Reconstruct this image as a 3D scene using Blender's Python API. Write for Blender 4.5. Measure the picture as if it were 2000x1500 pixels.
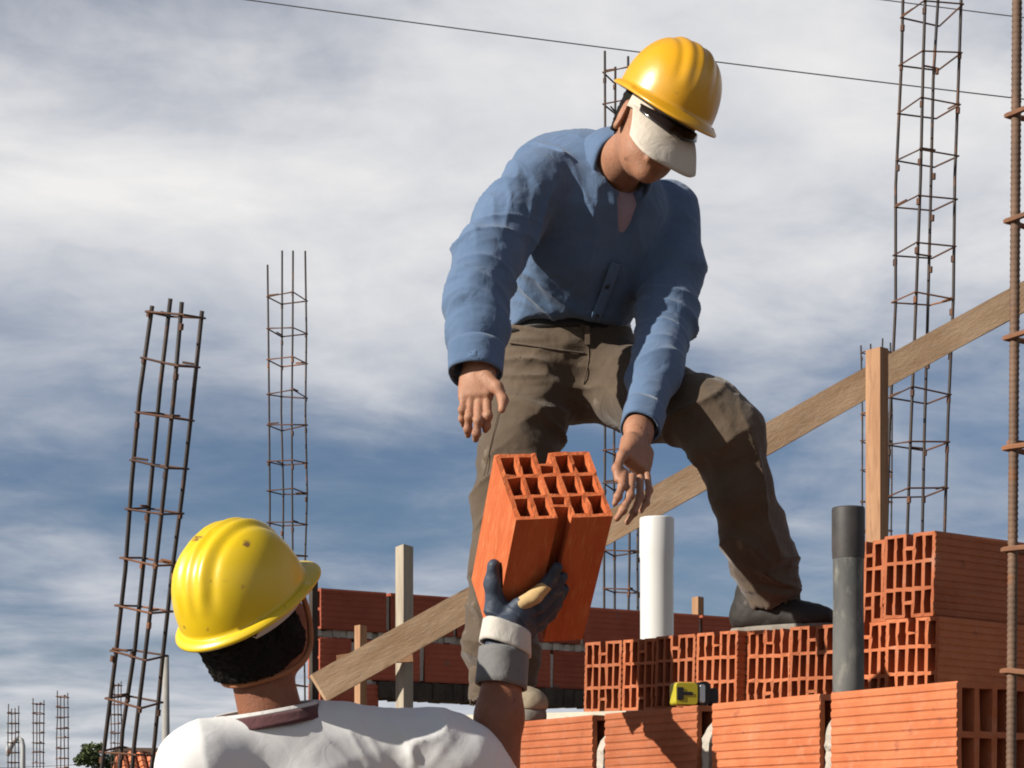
import bpy, math, random
import numpy as np
from mathutils import Vector, Matrix

random.seed(7)
rng = np.random.default_rng(7)
for o in list(bpy.data.objects):
    bpy.data.objects.remove(o)
scene = bpy.context.scene
COL = scene.collection
R = math.radians

# ------------------------------------------------------------------ camera
F_PX = 4000.0            # focal length in photograph pixels (2000 wide)
HORIZON = 1650.0         # photograph row of the eye level
EYE = 1.2                # camera height above the ground
cam_d = bpy.data.cameras.new('camera')
cam_d.sensor_width = 36.0
cam_d.lens = F_PX / 2000.0 * 36.0
cam_d.shift_y = (HORIZON - 750.0) / 2000.0
scene.cycles.filter_width = 1.9
cam_d.clip_end = 5000.0
cam = bpy.data.objects.new('camera', cam_d)
COL.objects.link(cam)
cam.location = (0, 0, EYE)
cam.rotation_euler = (R(90), 0, 0)
scene.camera = cam

# ------------------------------------------------------------------ light
SUN = Vector((-0.80, -0.38, 0.48)).normalized()      # towards the sun
scene.view_settings.view_transform = 'Standard'
scene.view_settings.look = 'None'
scene.view_settings.gamma = 1.0
scene.view_settings.use_curve_mapping = False
scene.view_settings.exposure = 0.8
sd = bpy.data.lights.new('sun', 'SUN')
sd.energy = 5.0
sd.angle = R(0.5)
sd.color = (1.0, 0.93, 0.82)
sun = bpy.data.objects.new('sun', sd)
COL.objects.link(sun)
sun.location = (-6, -4, 8)
sun.rotation_euler = SUN.to_track_quat('Z', 'Y').to_euler()

world = bpy.data.worlds.new('World')
scene.world = world
world.use_nodes = True
wt = world.node_tree
wt.nodes.clear()
def wn(t, **k):
    n = wt.nodes.new(t)
    for a, b in k.items():
        setattr(n, a, b)
    return n
def wl(a, b): wt.links.new(a, b)
def wmath(op, a, b=None, c=None):
    n = wn('ShaderNodeMath', operation=op)
    for i, v in enumerate((a, b, c)):
        if v is None: continue
        if isinstance(v, (int, float)): n.inputs[i].default_value = v
        else: wl(v, n.inputs[i])
    return n.outputs[0]
def wmap(v, a, b, c, d, smooth=True):
    n = wn('ShaderNodeMapRange', clamp=True)
    if smooth: n.interpolation_type = 'SMOOTHSTEP'
    wl(v, n.inputs['Value'])
    for k, x in zip(('From Min', 'From Max', 'To Min', 'To Max'), (a, b, c, d)):
        n.inputs[k].default_value = x
    return n.outputs[0]
def wramp(v, stops):
    n = wn('ShaderNodeValToRGB')
    cr = n.color_ramp
    cr.interpolation = 'B_SPLINE' if len(stops) > 3 else 'LINEAR'
    while len(cr.elements) < len(stops): cr.elements.new(0.5)
    for e, (p, c) in zip(cr.elements, stops):
        e.position = p
        e.color = (c, c, c, 1) if isinstance(c, (int, float)) else (*c, 1)
    wl(v, n.inputs[0])
    return n.outputs[0]
def wmix(f, a, b):
    n = wn('ShaderNodeMix', data_type='RGBA')
    if isinstance(f, (int, float)): n.inputs[0].default_value = f
    else: wl(f, n.inputs[0])
    for i, v in ((6, a), (7, b)):
        if isinstance(v, tuple): n.inputs[i].default_value = (*v, 1)
        else: wl(v, n.inputs[i])
    return n.outputs[2]
def wnoise(vec, scale, detail, rough, off=(0, 0, 0), dist=0.0):
    m = wn('ShaderNodeMapping')
    m.inputs['Location'].default_value = off
    wl(vec, m.inputs['Vector'])
    n = wn('ShaderNodeTexNoise')
    n.inputs['Scale'].default_value = scale
    n.inputs['Detail'].default_value = detail
    n.inputs['Roughness'].default_value = rough
    n.inputs['Distortion'].default_value = dist
    wl(m.outputs[0], n.inputs['Vector'])
    return n.outputs['Fac']
SKY_STRENGTH = 0.0575
sky = wn('ShaderNodeTexSky')
sky.sky_type = 'NISHITA'
sky.sun_disc = False
sky.sun_elevation = math.asin(SUN.z)
sky.sun_rotation = math.atan2(SUN.x, SUN.y)
sky.air_density = 1.0; sky.dust_density = 0.6; sky.ozone_density = 2.0
tc = wn('ShaderNodeTexCoord')
sep = wn('ShaderNodeSeparateXYZ'); wl(tc.outputs['Generated'], sep.inputs[0])
zz = wmath('MAXIMUM', sep.outputs['Z'], 0.0)
# a flat cloud deck seen in perspective: direction divided by its height
den = wmath('ADD', zz, 0.13)
comb = wn('ShaderNodeCombineXYZ')
wl(wmath('DIVIDE', sep.outputs['X'], den), comb.inputs[0])
wl(wmath('DIVIDE', sep.outputs['Y'], den), comb.inputs[1])
deck = comb.outputs[0]
n_big = wnoise(deck, 1.1, 3.0, 0.5, (3.1, 1.7, 0.0), 0.3)
n_mid = wnoise(deck, 2.2, 8.0, 0.55, (7.3, 2.2, 0.0), 0.35)
n_fine = wnoise(deck, 6.0, 8.0, 0.58, (1.3, 5.2, 0.0), 0.5)
cover = wramp(zz, [(0.0, 0.80), (0.07, 0.72), (0.13, 0.55), (0.18, 0.45), (0.225, 0.66), (0.28, 0.86), (0.38, 0.80), (0.55, 0.34), (1.0, 0.25)])
m = wmath('ADD', cover, wmath('MULTIPLY', wmath('SUBTRACT', n_big, 0.5), 1.3))
m = wmath('ADD', m, wmath('MULTIPLY', wmath('SUBTRACT', n_mid, 0.5), 0.8))
m = wmath('ADD', m, wmath('MULTIPLY', wmath('SUBTRACT', n_fine, 0.5), 0.3))
mask = wmap(m, 0.15, 0.90, 0.0, 0.97)
tone = wramp(zz, [(0.0, 0.62), (0.06, 0.60), (0.12, 0.26), (0.175, 0.08), (0.235, 0.52), (0.29, 0.84), (0.42, 0.78), (1.0, 0.6)])
tn = wmath('ADD', tone, wmath('MULTIPLY', wmath('SUBTRACT', n_mid, 0.5), 1.25))
tn = wmath('ADD', tn, wmath('MULTIPLY', wmath('SUBTRACT', n_fine, 0.5), 0.3))
K = 0.575 / SKY_STRENGTH
cloud = wmix(wmap(tn, 0.0, 1.0, 0.0, 1.0, False),
             (0.15 * K, 0.225 * K, 0.36 * K), (0.90 * K, 0.885 * K, 0.875 * K))
tint = wn('ShaderNodeMix', data_type='RGBA', blend_type='MULTIPLY')
tint.inputs[0].default_value = 1.0
wl(sky.outputs[0], tint.inputs[6]); tint.inputs[7].default_value = (0.50, 0.56, 0.66, 1)
col = wmix(mask, tint.outputs[2], cloud)
bg = wn('ShaderNodeBackground'); bg.inputs['Strength'].default_value = SKY_STRENGTH
wl(col, bg.inputs['Color'])
wo = wn('ShaderNodeOutputWorld'); wl(bg.outputs[0], wo.inputs['Surface'])

# ------------------------------------------------------------------ helpers
def P(px, py, D):
    """point at depth D that the photograph shows at pixel (px, py)"""
    return np.array(((px - 1000.0) / F_PX * D, D, EYE + (HORIZON - py) / F_PX * D))
def nrm(v):
    v = np.asarray(v, float); return v / np.linalg.norm(v)

class MB:
    """collects polygons of one mesh"""
    def __init__(s): s.V = []; s.F = []
    def add(s, V, F):
        b = len(s.V); s.V += [tuple(map(float, v)) for v in V]; s.F += [tuple(i + b for i in f) for f in F]; return s
    def box(s, c, ax, h, jit=0.0):
        c = np.asarray(c, float); ax = [np.asarray(a, float) for a in ax]
        V = []
        for k in range(8):
            sg = [(1 if k >> i & 1 else -1) for i in range(3)]
            v = c + sum(ax[i] * h[i] * sg[i] for i in range(3))
            V.append(v + (rng.normal(0, jit, 3) if jit else 0))
        return s.add(V, [(0, 2, 3, 1), (4, 5, 7, 6), (0, 1, 5, 4), (2, 6, 7, 3), (0, 4, 6, 2), (1, 3, 7, 5)])
    def tube(s, pts, r, n=8, caps=True, closed=False):
        pts = [np.asarray(p, float) for p in pts]
        m = len(pts)
        rs = r if hasattr(r, '__len__') else [r] * m
        V = []; up = None
        for i, p in enumerate(pts):
            if closed: t = nrm(pts[(i + 1) % m] - pts[i - 1])
            else: t = nrm(pts[min(i + 1, m - 1)] - pts[max(i - 1, 0)])
            if up is None:
                up = np.cross(t, (0.3, 0.2, 1.0) if abs(t[2]) < 0.9 else (1.0, 0.1, 0))
            up = nrm(up - t * np.dot(up, t)); w = np.cross(t, up)
            for k in range(n):
                a = 2 * math.pi * k / n
                V.append(p + rs[i] * (math.cos(a) * up + math.sin(a) * w))
        F = []
        for i in range(m if closed else m - 1):
            j = (i + 1) % m
            for k in range(n):
                l = (k + 1) % n
                F.append((i * n + k, i * n + l, j * n + l, j * n + k))
        if caps and not closed:
            F.append(tuple(range(n - 1, -1, -1))); F.append(tuple((m - 1) * n + k for k in range(n)))
        return s.add(V, F)
    def lathe(s, prof, n=32, c=(0, 0, 0), ax=(0, 0, 1)):
        ax = nrm(ax); u = nrm(np.cross(ax, (1, 0, 0.01))); w = np.cross(ax, u); c = np.asarray(c, float)
        V = [c + ax * z + r * (math.cos(2 * math.pi * k / n) * u + math.sin(2 * math.pi * k / n) * w) for r, z in prof for k in range(n)]
        F = [(i * n + k, i * n + (k + 1) % n, (i + 1) * n + (k + 1) % n, (i + 1) * n + k) for i in range(len(prof) - 1) for k in range(n)]
        return s.add(V, F)

def link(o, parent=None):
    COL.objects.link(o)
    if parent is not None: o.parent = parent
    return o
def wpos(o):
    p = Vector((0, 0, 0))
    while o is not None:
        p += o.location; o = o.parent
    return np.array(p)
def mesh(V, F, mat=None, smooth=False, name='mesh'):
    me = bpy.data.meshes.new(name)
    me.from_pydata([tuple(map(float, v)) for v in V], [], [tuple(int(i) for i in f) for f in F])
    if mat: me.materials.append(mat)
    if smooth: me.shade_smooth()
    me.update()
    return me
def mk(name, mb, mat, parent=None, label=None, cat=None, group=None, kind=None, smooth=False, origin=None):
    """one mesh object; geometry is given in world coordinates, its origin is put at its base"""
    V, F = (mb.V, mb.F) if isinstance(mb, MB) else mb
    V = np.asarray(V, float)
    if origin is None:
        lo, hi = V.min(0), V.max(0)
        origin = np.array(((lo[0] + hi[0]) / 2, (lo[1] + hi[1]) / 2, lo[2]))
    o = bpy.data.objects.new(name, mesh(V - origin, F, mat, smooth, name))
    link(o, parent)
    o.location = Vector(origin) - (Vector(wpos(parent)) if parent is not None else Vector((0, 0, 0)))
    tag(o, label, cat, group, kind)
    return o
def tag(o, label=None, cat=None, group=None, kind=None):
    for k, v in (('label', label), ('category', cat), ('group', group), ('kind', kind)):
        if v: o[k] = v
    return o
def thing(name, label, cat, loc, group=None):
    o = bpy.data.objects.new(name, None); o.empty_display_size = 0.1
    link(o); o.location = loc
    return tag(o, label, cat, group)

# ------------------------------------------------------------------ materials
MATS = {}
ALB = 0.61      # the exposure is set for this level of surface colours
def pmat(name, c1, c2=None, scale=8.0, rough=0.8, bump=0.0, bscale=60.0, detail=6.0, stretch=(1, 1, 1), rand=0.0,
         metallic=0.0, spec=0.35, coat=0.0, c3=None, spots=0.0, spot_scale=30.0, spot_col=(0.1, 0.08, 0.06), rough_var=0.0, bdist=0.002, contrast=(0.35, 0.65), dust=0.0, dust_col=(0.62, 0.50, 0.40), rot=None):
    if name in MATS: return MATS[name]
    c1, c2, c3, spot_col, dust_col = [None if c is None else tuple(ALB * x for x in c) for c in (c1, c2, c3, spot_col, dust_col)]
    m = bpy.data.materials.new(name); m.use_nodes = True; MATS[name] = m
    nt = m.node_tree; b = nt.nodes['Principled BSDF']
    L = nt.links.new
    tc = nt.nodes.new('ShaderNodeTexCoord'); mp = nt.nodes.new('ShaderNodeMapping')
    mp.inputs['Scale'].default_value = stretch
    if rot is None: L(tc.outputs['Object'], mp.inputs['Vector'])
    else:
        m0 = nt.nodes.new('ShaderNodeMapping'); m0.inputs['Rotation'].default_value = rot
        L(tc.outputs['Object'], m0.inputs['Vector']); L(m0.outputs[0], mp.inputs['Vector'])
    oi = nt.nodes.new('ShaderNodeObjectInfo')
    va = nt.nodes.new('ShaderNodeVectorMath'); va.operation = 'ADD'
    sc_ = nt.nodes.new('ShaderNodeVectorMath'); sc_.operation = 'SCALE'
    cx = nt.nodes.new('ShaderNodeCombineXYZ')
    for i in range(3): L(oi.outputs['Random'], cx.inputs[i])
    L(cx.outputs[0], sc_.inputs[0]); sc_.inputs['Scale'].default_value = 17.0
    L(mp.outputs[0], va.inputs[0]); L(sc_.outputs[0], va.inputs[1])
    vec = va.outputs[0]
    def noise(s, d=detail):
        n = nt.nodes.new('ShaderNodeTexNoise'); n.inputs['Scale'].default_value = s; n.inputs['Detail'].default_value = d
        n.inputs['Roughness'].default_value = 0.6
        L(vec, n.inputs['Vector']); return n.outputs['Fac']
    def rng_(v, a, b_, c, d):
        n = nt.nodes.new('ShaderNodeMapRange'); L(v, n.inputs[0])
        for i, x in enumerate((a, b_, c, d)): n.inputs[i + 1].default_value = x
        return n.outputs[0]
    def mix(f, a, b_, mode='MIX'):
        n = nt.nodes.new('ShaderNodeMix'); n.data_type = 'RGBA'; n.blend_type = mode
        if isinstance(f, float): n.inputs[0].default_value = f
        else: L(f, n.inputs[0])
        for i, v in ((6, a), (7, b_)):
            if isinstance(v, tuple): n.inputs[i].default_value = (*v, 1)
            else: L(v, n.inputs[i])
        return n.outputs[2]
    c = c1
    if c2: c = mix(rng_(noise(scale), contrast[0], contrast[1], 0, 1), c1, c2)
    if c3: c = mix(rng_(noise(scale * 4.3), 0.52, 0.72, 0, 1), c, c3)
    if spots: c = mix(rng_(noise(spot_scale, 3.0), 0.68 - spots * 0.1, 0.72, 0, 1), c, spot_col)
    if dust: c = mix(rng_(noise(scale * 0.9 + 3.3, 9.0), 0.60, 0.60 + 0.25 / dust, 0, 0.8), c, dust_col)
    if rand:
        hv = nt.nodes.new('ShaderNodeHueSaturation')
        if isinstance(c, tuple): hv.inputs['Color'].default_value = (*c, 1)
        else: L(c, hv.inputs['Color'])
        L(rng_(oi.outputs['Random'], 0, 1, 1 - rand, 1 + rand), hv.inputs['Value'])
        c = hv.outputs[0]
    if isinstance(c, tuple): b.inputs['Base Color'].default_value = (*c, 1)
    else: L(c, b.inputs['Base Color'])
    b.inputs['Roughness'].default_value = rough
    if rough_var: L(rng_(noise(scale * 2.2), 0.3, 0.7, rough - rough_var, rough + rough_var), b.inputs['Roughness'])
    b.inputs['Metallic'].default_value = metallic
    b.inputs['Specular IOR Level'].default_value = spec
    b.inputs['Coat Weight'].default_value = coat
    b.inputs['Coat Roughness'].default_value = 0.25
    if bump:
        bn = nt.nodes.new('ShaderNodeBump'); bn.inputs['Strength'].default_value = bump; bn.inputs['Distance'].default_value = bdist
        L(noise(bscale, 8.0), bn.inputs['Height']); L(bn.outputs[0], b.inputs['Normal'])
    return m
M_brick = pmat('terracotta', (0.48, 0.132, 0.048), (0.60, 0.190, 0.080), 9, 0.85, 0.7, 70, rand=0.20, dust=0.5, c3=(0.55, 0.195, 0.10), spots=0.25, spot_scale=22, spot_col=(0.42, 0.13, 0.06))
M_brick2 = pmat('terracotta_deep', (0.58, 0.118, 0.028), (0.70, 0.170, 0.052), 9, 0.85, 1.0, 45, stretch=(3, 0.45, 3), c3=(0.74, 0.25, 0.09), bdist=0.003, dust=0.4, dust_col=(0.78, 0.36, 0.18))
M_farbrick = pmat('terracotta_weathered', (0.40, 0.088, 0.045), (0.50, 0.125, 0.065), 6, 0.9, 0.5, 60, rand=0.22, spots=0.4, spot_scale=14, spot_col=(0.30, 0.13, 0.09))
M_mortar = pmat('mortar', (0.48, 0.43, 0.37), (0.62, 0.56, 0.48), 18, 0.95, 1.0, 55, bdist=0.006, spots=0.4, spot_col=(0.25, 0.21, 0.18))
M_rebar = pmat('rebar_steel', (0.045, 0.042, 0.045), (0.085, 0.062, 0.050), 7, 0.65, 0.3, 120, metallic=0.35, spots=0.8, spot_scale=9, spot_col=(0.19, 0.085, 0.045))
M_rust = pmat('rusty_rebar', (0.15, 0.095, 0.068), (0.24, 0.145, 0.095), 9, 0.75, 0.5, 140, metallic=0.25, spots=0.6, spot_scale=12, spot_col=(0.28, 0.11, 0.04))
M_stirrup = pmat('rusty_stirrup', (0.075, 0.05, 0.042), (0.20, 0.085, 0.045), 5, 0.75, 0.3, 100, metallic=0.25)
M_stirrup_o = pmat('orange_rust_stirrup', (0.20, 0.10, 0.06), (0.36, 0.15, 0.07), 9, 0.8, 0.4, 140, metallic=0.15)
M_wood = pmat('pine_board', (0.52, 0.33, 0.19), (0.70, 0.48, 0.30), 7, 0.8, 0.6, 40, stretch=(0.35, 3, 3.5), rot=(0, R(29), 0), spots=0.5, spot_scale=5, spot_col=(0.32, 0.19, 0.10), c3=(0.62, 0.44, 0.30))
M_wood_o = pmat('orange_pine', (0.36, 0.185, 0.095), (0.50, 0.285, 0.155), 6, 0.8, 0.6, 40, stretch=(3, 3, 0.4), spots=0.5, spot_scale=7, spot_col=(0.58, 0.42, 0.28), c3=(0.30, 0.15, 0.08))
M_wood_g = pmat('grey_weathered_wood', (0.38, 0.32, 0.25), (0.56, 0.49, 0.38), 7, 0.9, 0.6, 40, stretch=(4, 4, 0.4), spots=0.5, spot_scale=8, spot_col=(0.24, 0.19, 0.14))
M_wood_d = pmat('dark_formwork_wood', (0.035, 0.028, 0.024), (0.085, 0.066, 0.05), 9, 0.95, 0.8, 40, bdist=0.004)
M_pale = pmat('limewashed_board', (0.55, 0.50, 0.40), (0.68, 0.63, 0.52), 8, 0.9, 0.6, 40, spots=0.4, spot_scale=18, spot_col=(0.38, 0.33, 0.25))
M_pvc = pmat('white_pvc', (0.80, 0.80, 0.78), (0.84, 0.84, 0.82), 4, 0.35, 0.05, 40, spec=0.5)
M_blackpipe = pmat('dusty_black_pipe', (0.075, 0.078, 0.078), (0.17, 0.172, 0.165), 9, 0.7, 0.3, 60, stretch=(1, 1, 0.5), c3=(0.25, 0.25, 0.22), spots=0.3, spot_scale=14, spot_col=(0.02, 0.02, 0.02))
M_blackpipe_top = pmat('black_pipe_socket', (0.035, 0.033, 0.034), (0.075, 0.065, 0.06), 9, 0.6, 0.2, 60)
M_dirt = pmat('site_dirt', (0.17, 0.13, 0.09), (0.23, 0.18, 0.13), 0.6, 0.95, 1.0, 9, bdist=0.03, c3=(0.20, 0.15, 0.10))
M_conc = pmat('concrete', (0.33, 0.32, 0.30), (0.43, 0.41, 0.38), 3, 0.9, 0.4, 30)
M_leaf = pmat('tree_leaf', (0.045, 0.075, 0.02), (0.09, 0.12, 0.035), 2, 0.7, rand=0.2)
M_bark = pmat('bark', (0.10, 0.075, 0.05), (0.16, 0.12, 0.09), 9, 0.9, 0.8, 20)
M_rooftile = pmat('roof_tile', (0.58, 0.17, 0.07), (0.68, 0.24, 0.11), 3, 0.85, 0.3, 30, rand=0.1)
M_plaster = pmat('house_plaster', (0.50, 0.44, 0.36), (0.58, 0.52, 0.44), 2, 0.9)
M_wire = pmat('black_cable', (0.03, 0.03, 0.033), rough=0.6)
M_lamp = pmat('lamp_grey', (0.45, 0.46, 0.47), (0.55, 0.55, 0.55), 3, 0.5)
M_glass = pmat('dark_glass', (0.03, 0.04, 0.05), rough=0.1, spec=0.5)
# ------------------------------------------------------------------ ground
mb = MB()
N = 60
xs = np.linspace(-1, 1, N + 1); g = np.sign(xs) * np.abs(xs) ** 3 * 1500
for j in range(N + 1):
    for i in range(N + 1):
        r = math.hypot(g[i], g[j])
        mb.V.append((g[i], g[j] + 20, -0.02 + 0.02 * math.sin(g[i] * 1.3) * math.cos(g[j] * 1.1) * (1 if r < 60 else 0)))
for j in range(N):
    for i in range(N):
        a = j * (N + 1) + i; mb.F.append((a, a + 1, a + N + 2, a + N + 1))
mk('ground', mb, M_dirt, kind='structure', smooth=True, origin=np.zeros(3))

# ------------------------------------------------------------------ hollow bricks
def block_mesh(name, W, H, L, cols, rows, web, notch, mat, ridges=0, ridge_d=0.002, seed=0, broken=(), jit=0.0006):
    """extruded clay block: x = width (holed end along +-y), y = length, z = height; holes run through.
    notch: the middle column has a groove in the top and in the bottom with a small cell under each."""
    r = np.random.default_rng(seed)
    cw = (W - web * (cols + 1)) / cols; ch = (H - web * (rows + 1)) / rows
    xb = [0]; 
    for i in range(cols): xb += [xb[-1] + web, xb[-1] + web + cw]
    xb.append(xb[-1] + web)
    zb = [0]; zk = []
    sub = 3 if notch else 1
    for j in range(rows):
        zb.append(zb[-1] + web); zk.append('w')
        if notch and j in (0, rows - 1):
            a, b_, c = (ch * 0.42, web * 0.9, ch * 0.58 - web * 0.9)
            if j == rows - 1: a, c = c, a
            for q, v in enumerate((a, b_, c)): zb.append(zb[-1] + v); zk.append(('n%d' % q) + ('t' if j else 'b'))
        else:
            zb.append(zb[-1] + ch); zk.append('h')
    zb.append(zb[-1] + web); zk.append('w')
    nx, nz = len(xb) - 1, len(zb) - 1
    solid = np.ones((nx, nz), bool)
    mid = cols // 2
    for i in range(cols):
        for k in range(nz):
            if zk[k] != 'w':
                s = True
                if zk[k] == 'h': s = False
                elif i != mid: s = False
                else:
                    s = (zk[k][1] == '1')
                solid[2 * i + 1, k] = s
    if notch:
        solid[2 * mid + 1, 0] = False; solid[2 * mid + 1, nz - 1] = False
    for i in broken: solid[i, nz - 1] = False
    X = np.array(xb) - W / 2; Z = np.array(zb)
    V = []; F = []
    idx = {}
    gx = r.normal(0, jit, (nx + 1, nz + 1)); gz = r.normal(0, jit, (nx + 1, nz + 1))
    def vid(i, k, e):
        if (i, k, e) not in idx:
            dx = gx[i, k] if 0 < i < nx else 0; dz = gz[i, k] if 0 < k < nz else 0
            idx[(i, k, e)] = len(V); V.append((X[i] + dx, (-L / 2 if e == 0 else L / 2) + (r.normal(0, jit * 1.2)), Z[k] + dz))
        return idx[(i, k, e)]
    for i in range(nx):
        for k in range(nz):
            if not solid[i, k]: continue
            F.append((vid(i, k, 0), vid(i + 1, k, 0), vid(i + 1, k + 1, 0), vid(i, k + 1, 0)))
            F.append((vid(i, k, 1), vid(i, k + 1, 1), vid(i + 1, k + 1, 1), vid(i + 1, k, 1)))
            def open_(a, b_): return not (0 <= a < nx and 0 <= b_ < nz) or not solid[a, b_]
            if open_(i - 1, k): F.append((vid(i, k, 0), vid(i, k + 1, 0), vid(i, k + 1, 1), vid(i, k, 1)))
            if open_(i + 1, k): F.append((vid(i + 1, k, 0), vid(i + 1, k, 1), vid(i + 1, k + 1, 1), vid(i + 1, k + 1, 0)))
            if open_(i, k - 1): F.append((vid(i, k, 0), vid(i, k, 1), vid(i + 1, k, 1), vid(i + 1, k, 0)))
            if open_(i, k + 1): F.append((vid(i, k + 1, 0), vid(i + 1, k + 1, 0), vid(i + 1, k + 1, 1), vid(i, k + 1, 1)))
    if ridges:
        segs = 6
        for sx in (-1, 1):
            p = H / ridges
            for q in range(ridges):
                z0 = q * p + p * 0.10; z1 = (q + 1) * p - p * 0.10
                prof = [(0.0, z0), (ridge_d, z0 + p * 0.16), (ridge_d, z1 - p * 0.16), (0.0, z1)]
                b = len(V)
                for e in range(segs + 1):
                    for d, z in prof:
                        w = 1.0 if 0 < e < segs else 0.8
                        V.append((sx * (W / 2 + d * w + 0.0002 + (r.normal(0, 0.00025) if d else 0)), -L / 2 + L * e / segs * 1.0, z + (r.normal(0, 0.0004) if d else 0)))
                for e in range(segs):
                    for d in range(3):
                        a = b + e * 4 + d
                        f = (a, a + 1, a + 5, a + 4)
                        F.append(f if sx < 0 else f[::-1])
                F.append((b, b + 1, b + 2, b + 3)); F.append(tuple(b + segs * 4 + x for x in (3, 2, 1, 0)))
    return mesh(V, F, mat, False, name)

def frame_mat(xa, ya, za, loc):
    m = Matrix.Identity(4)
    for i, a in enumerate((xa, ya, za)):
        for j in range(3): m[j][i] = float(a[j])
    for j in range(3): m[j][3] = float(loc[j])
    return m

# ------------------------------------------------------------------ foreground brick wall
WE = nrm((-0.54, 0.842, 0)); WN = np.array((WE[1], -WE[0], 0)) * -1      # along the wall (away, left); towards the camera
WB = -WN                                                                 # into the wall thickness
W0 = np.array((0.761, 3.5, 0)); WTOP = 1.48
BW, BH, BL = 0.185, 0.18, 0.320
wall = thing('brick_wall', 'ridged orange hollow brick wall with open mortar joints in front of the men', 'wall', W0)
wall_meshes = [block_mesh('wall_brick', BW - 0.006, BH, BL, 4, 2, 0.011, False, M_brick, 11, 0.0022, 20 + q) for q in range(3)]
COURSE = BH + 0.006
pos_top = [0.0, 0.351, 0.722, 1.087, 1.43]
mortar_pat = MB()
def joint(t, zc, h, course):
    """rough mortar in a vertical joint: rounded lumpy slug, set back from the face and short of the top"""
    m = MB()
    pts = []
    n = 16
    w = 0.0165
    for k in range(n + 1):
        z = zc + (h * k / n)
        f = 1.0 - max(0, (k / n - 0.62)) ** 1.5 * (2.2 if course == 0 else 0.1)
        for a in range(8):
            an = (a + 0.5) / 8 * 2 * math.pi; ca, sa = math.cos(an), math.sin(an); ca = math.copysign(abs(ca) ** 0.35, ca); sa = math.copysign(abs(sa) ** 0.35, sa)
            along = ca * w * rng.uniform(0.85, 1.1)
            deep = sa * 0.0885 * f + rng.normal(0, 0.0018)
            pts.append(W0 + WE * (t + along) + WB * (0.095 + deep) + np.array((0, 0, z)))
    F = [(k * 8 + a, k * 8 + (a + 1) % 8, (k + 1) * 8 + (a + 1) % 8, (k + 1) * 8 + a) for k in range(n) for a in range(8)]
    F += [tuple(range(7, -1, -1)), tuple(n * 8 + a for a in range(8))]
    m.add(pts, F)
    return m
for course in range(8):
    z = WTOP - BH - course * COURSE
    if z < -0.05: break
    pos = pos_top if course % 2 == 0 else [-0.0, 0.17 + 0.012, 0.54, 0.905, 1.27]
    for q, t in enumerate(pos):
        ln = BL
        if course % 2 == 1 and q == 0: ln = 0.155
        if course % 2 == 1 and q == len(pos) - 1: ln = 0.33
        if course % 2 == 0 and q == len(pos) - 1: ln = 0.17
        o = bpy.data.objects.new('brick', wall_meshes[(q + course) % 3]); link(o, wall)
        c = WE * (t + ln / 2) + WB * (BW / 2 - 0.003 + rng.normal(0, 0.0015)) + np.array((0, 0, z))
        zr = rng.normal(0, 0.004)
        ya = nrm(WE + np.array((0, 0, 1)) * zr)
        o.matrix_local = frame_mat(WB, WE * -1 * (ln / BL), (0, 0, 1), c)
        if q > 0:
            tt = t - 0.0155
            mk('mortar', joint(tt, z, BH * (0.92 if course == 0 else 1.0), course), M_mortar, wall, smooth=False)
    if course > 0:
        m = MB(); e = 1.60
        for k in range(40):
            t0, t1 = e * k / 40, e * (k + 1) / 40
            d = 0.008 + rng.uniform(0, 0.004)
            m.box(W0 + WE * (t0 + t1) / 2 + WB * (BW / 2) + np.array((0, 0, z + BH + 0.003)), (WE, WB, (0, 0, 1)), ((t1 - t0) / 2, BW / 2 - d, 0.0032))
        mk('mortar_bed', m, M_mortar, wall)

# ------------------------------------------------------------------ stack of blocks behind the wall, on a board shelf
SE = nrm((-0.6, 0.8, 0.0)); SBK = np.array((SE[1], -SE[0], 0))      # along the row (away, left); into the stack
S0 = np.array((0.872, 4.235, 0.0))
SW, SH, SL = 0.140, 0.176, 0.33
SLOPE = 0.035
SUP = nrm(np.cross(SBK, SE + np.array((0, 0, SLOPE))))
if SUP[2] < 0: SUP = -SUP
SEt = nrm(SE + np.array((0, 0, SLOPE)))
ZB = 1.496
stack_meshes = [block_mesh('stack_brick', SW, SH, SL, 5, 3, 0.0075, True, M_brick, 12, 0.0018, 40 + q, jit=0.0007) for q in range(4)]
stack_broken = block_mesh('stack_brick', SW, SH, SL, 5, 3, 0.0075, True, M_brick, 12, 0.0018, 47, broken=(7, 9, 10), jit=0.0011)
lower = [ # t of near edge, set-back, extra lift, label
    (0.000, 0.000, 'hollow block at the near end of the lower row, under the stacked block'),
    (0.150, 0.030, 'hollow block behind the black pipe, second from the near end of the lower row'),
    (0.297, 0.012, 'hollow block under the toe of the boot, right of the dark shadow'),
    (0.448, 0.025, 'hollow block with a broken top edge under the middle of the raised boot'),
    (0.592, 0.000, 'hollow block under the heel of the raised boot, fourth from the far left end'),
    (0.752, 0.010, 'hollow block directly behind the tape measure, third from the far left end'),
    (0.905, 0.034, 'hollow block under the white pipe, second from the far left end of the row'),
    (1.055, 0.034, 'hollow block at the far left end of the lower row, nearest the held brick'),
]
stack_lab = 'hollow blocks stacked behind the wall'
def place_block(me, t, back, z, lab, yaw=0.0, group=stack_lab):
    o = bpy.data.objects.new('hollow_brick', me); link(o)
    c = S0 + SEt * (t + SW / 2) + SBK * (back + SL / 2) + np.array((0, 0, z))
    xa = SEt * math.cos(yaw) + SBK * math.sin(yaw); ya = SBK * math.cos(yaw) - SEt * math.sin(yaw)
    o.matrix_world = frame_mat(-xa, -ya * -1, SUP, c) if False else frame_mat(SEt * -math.cos(yaw) - SBK * math.sin(yaw), SBK * math.cos(yaw) - SEt * math.sin(yaw), SUP, c)
    tag(o, lab, 'brick', group)
    return o
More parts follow.
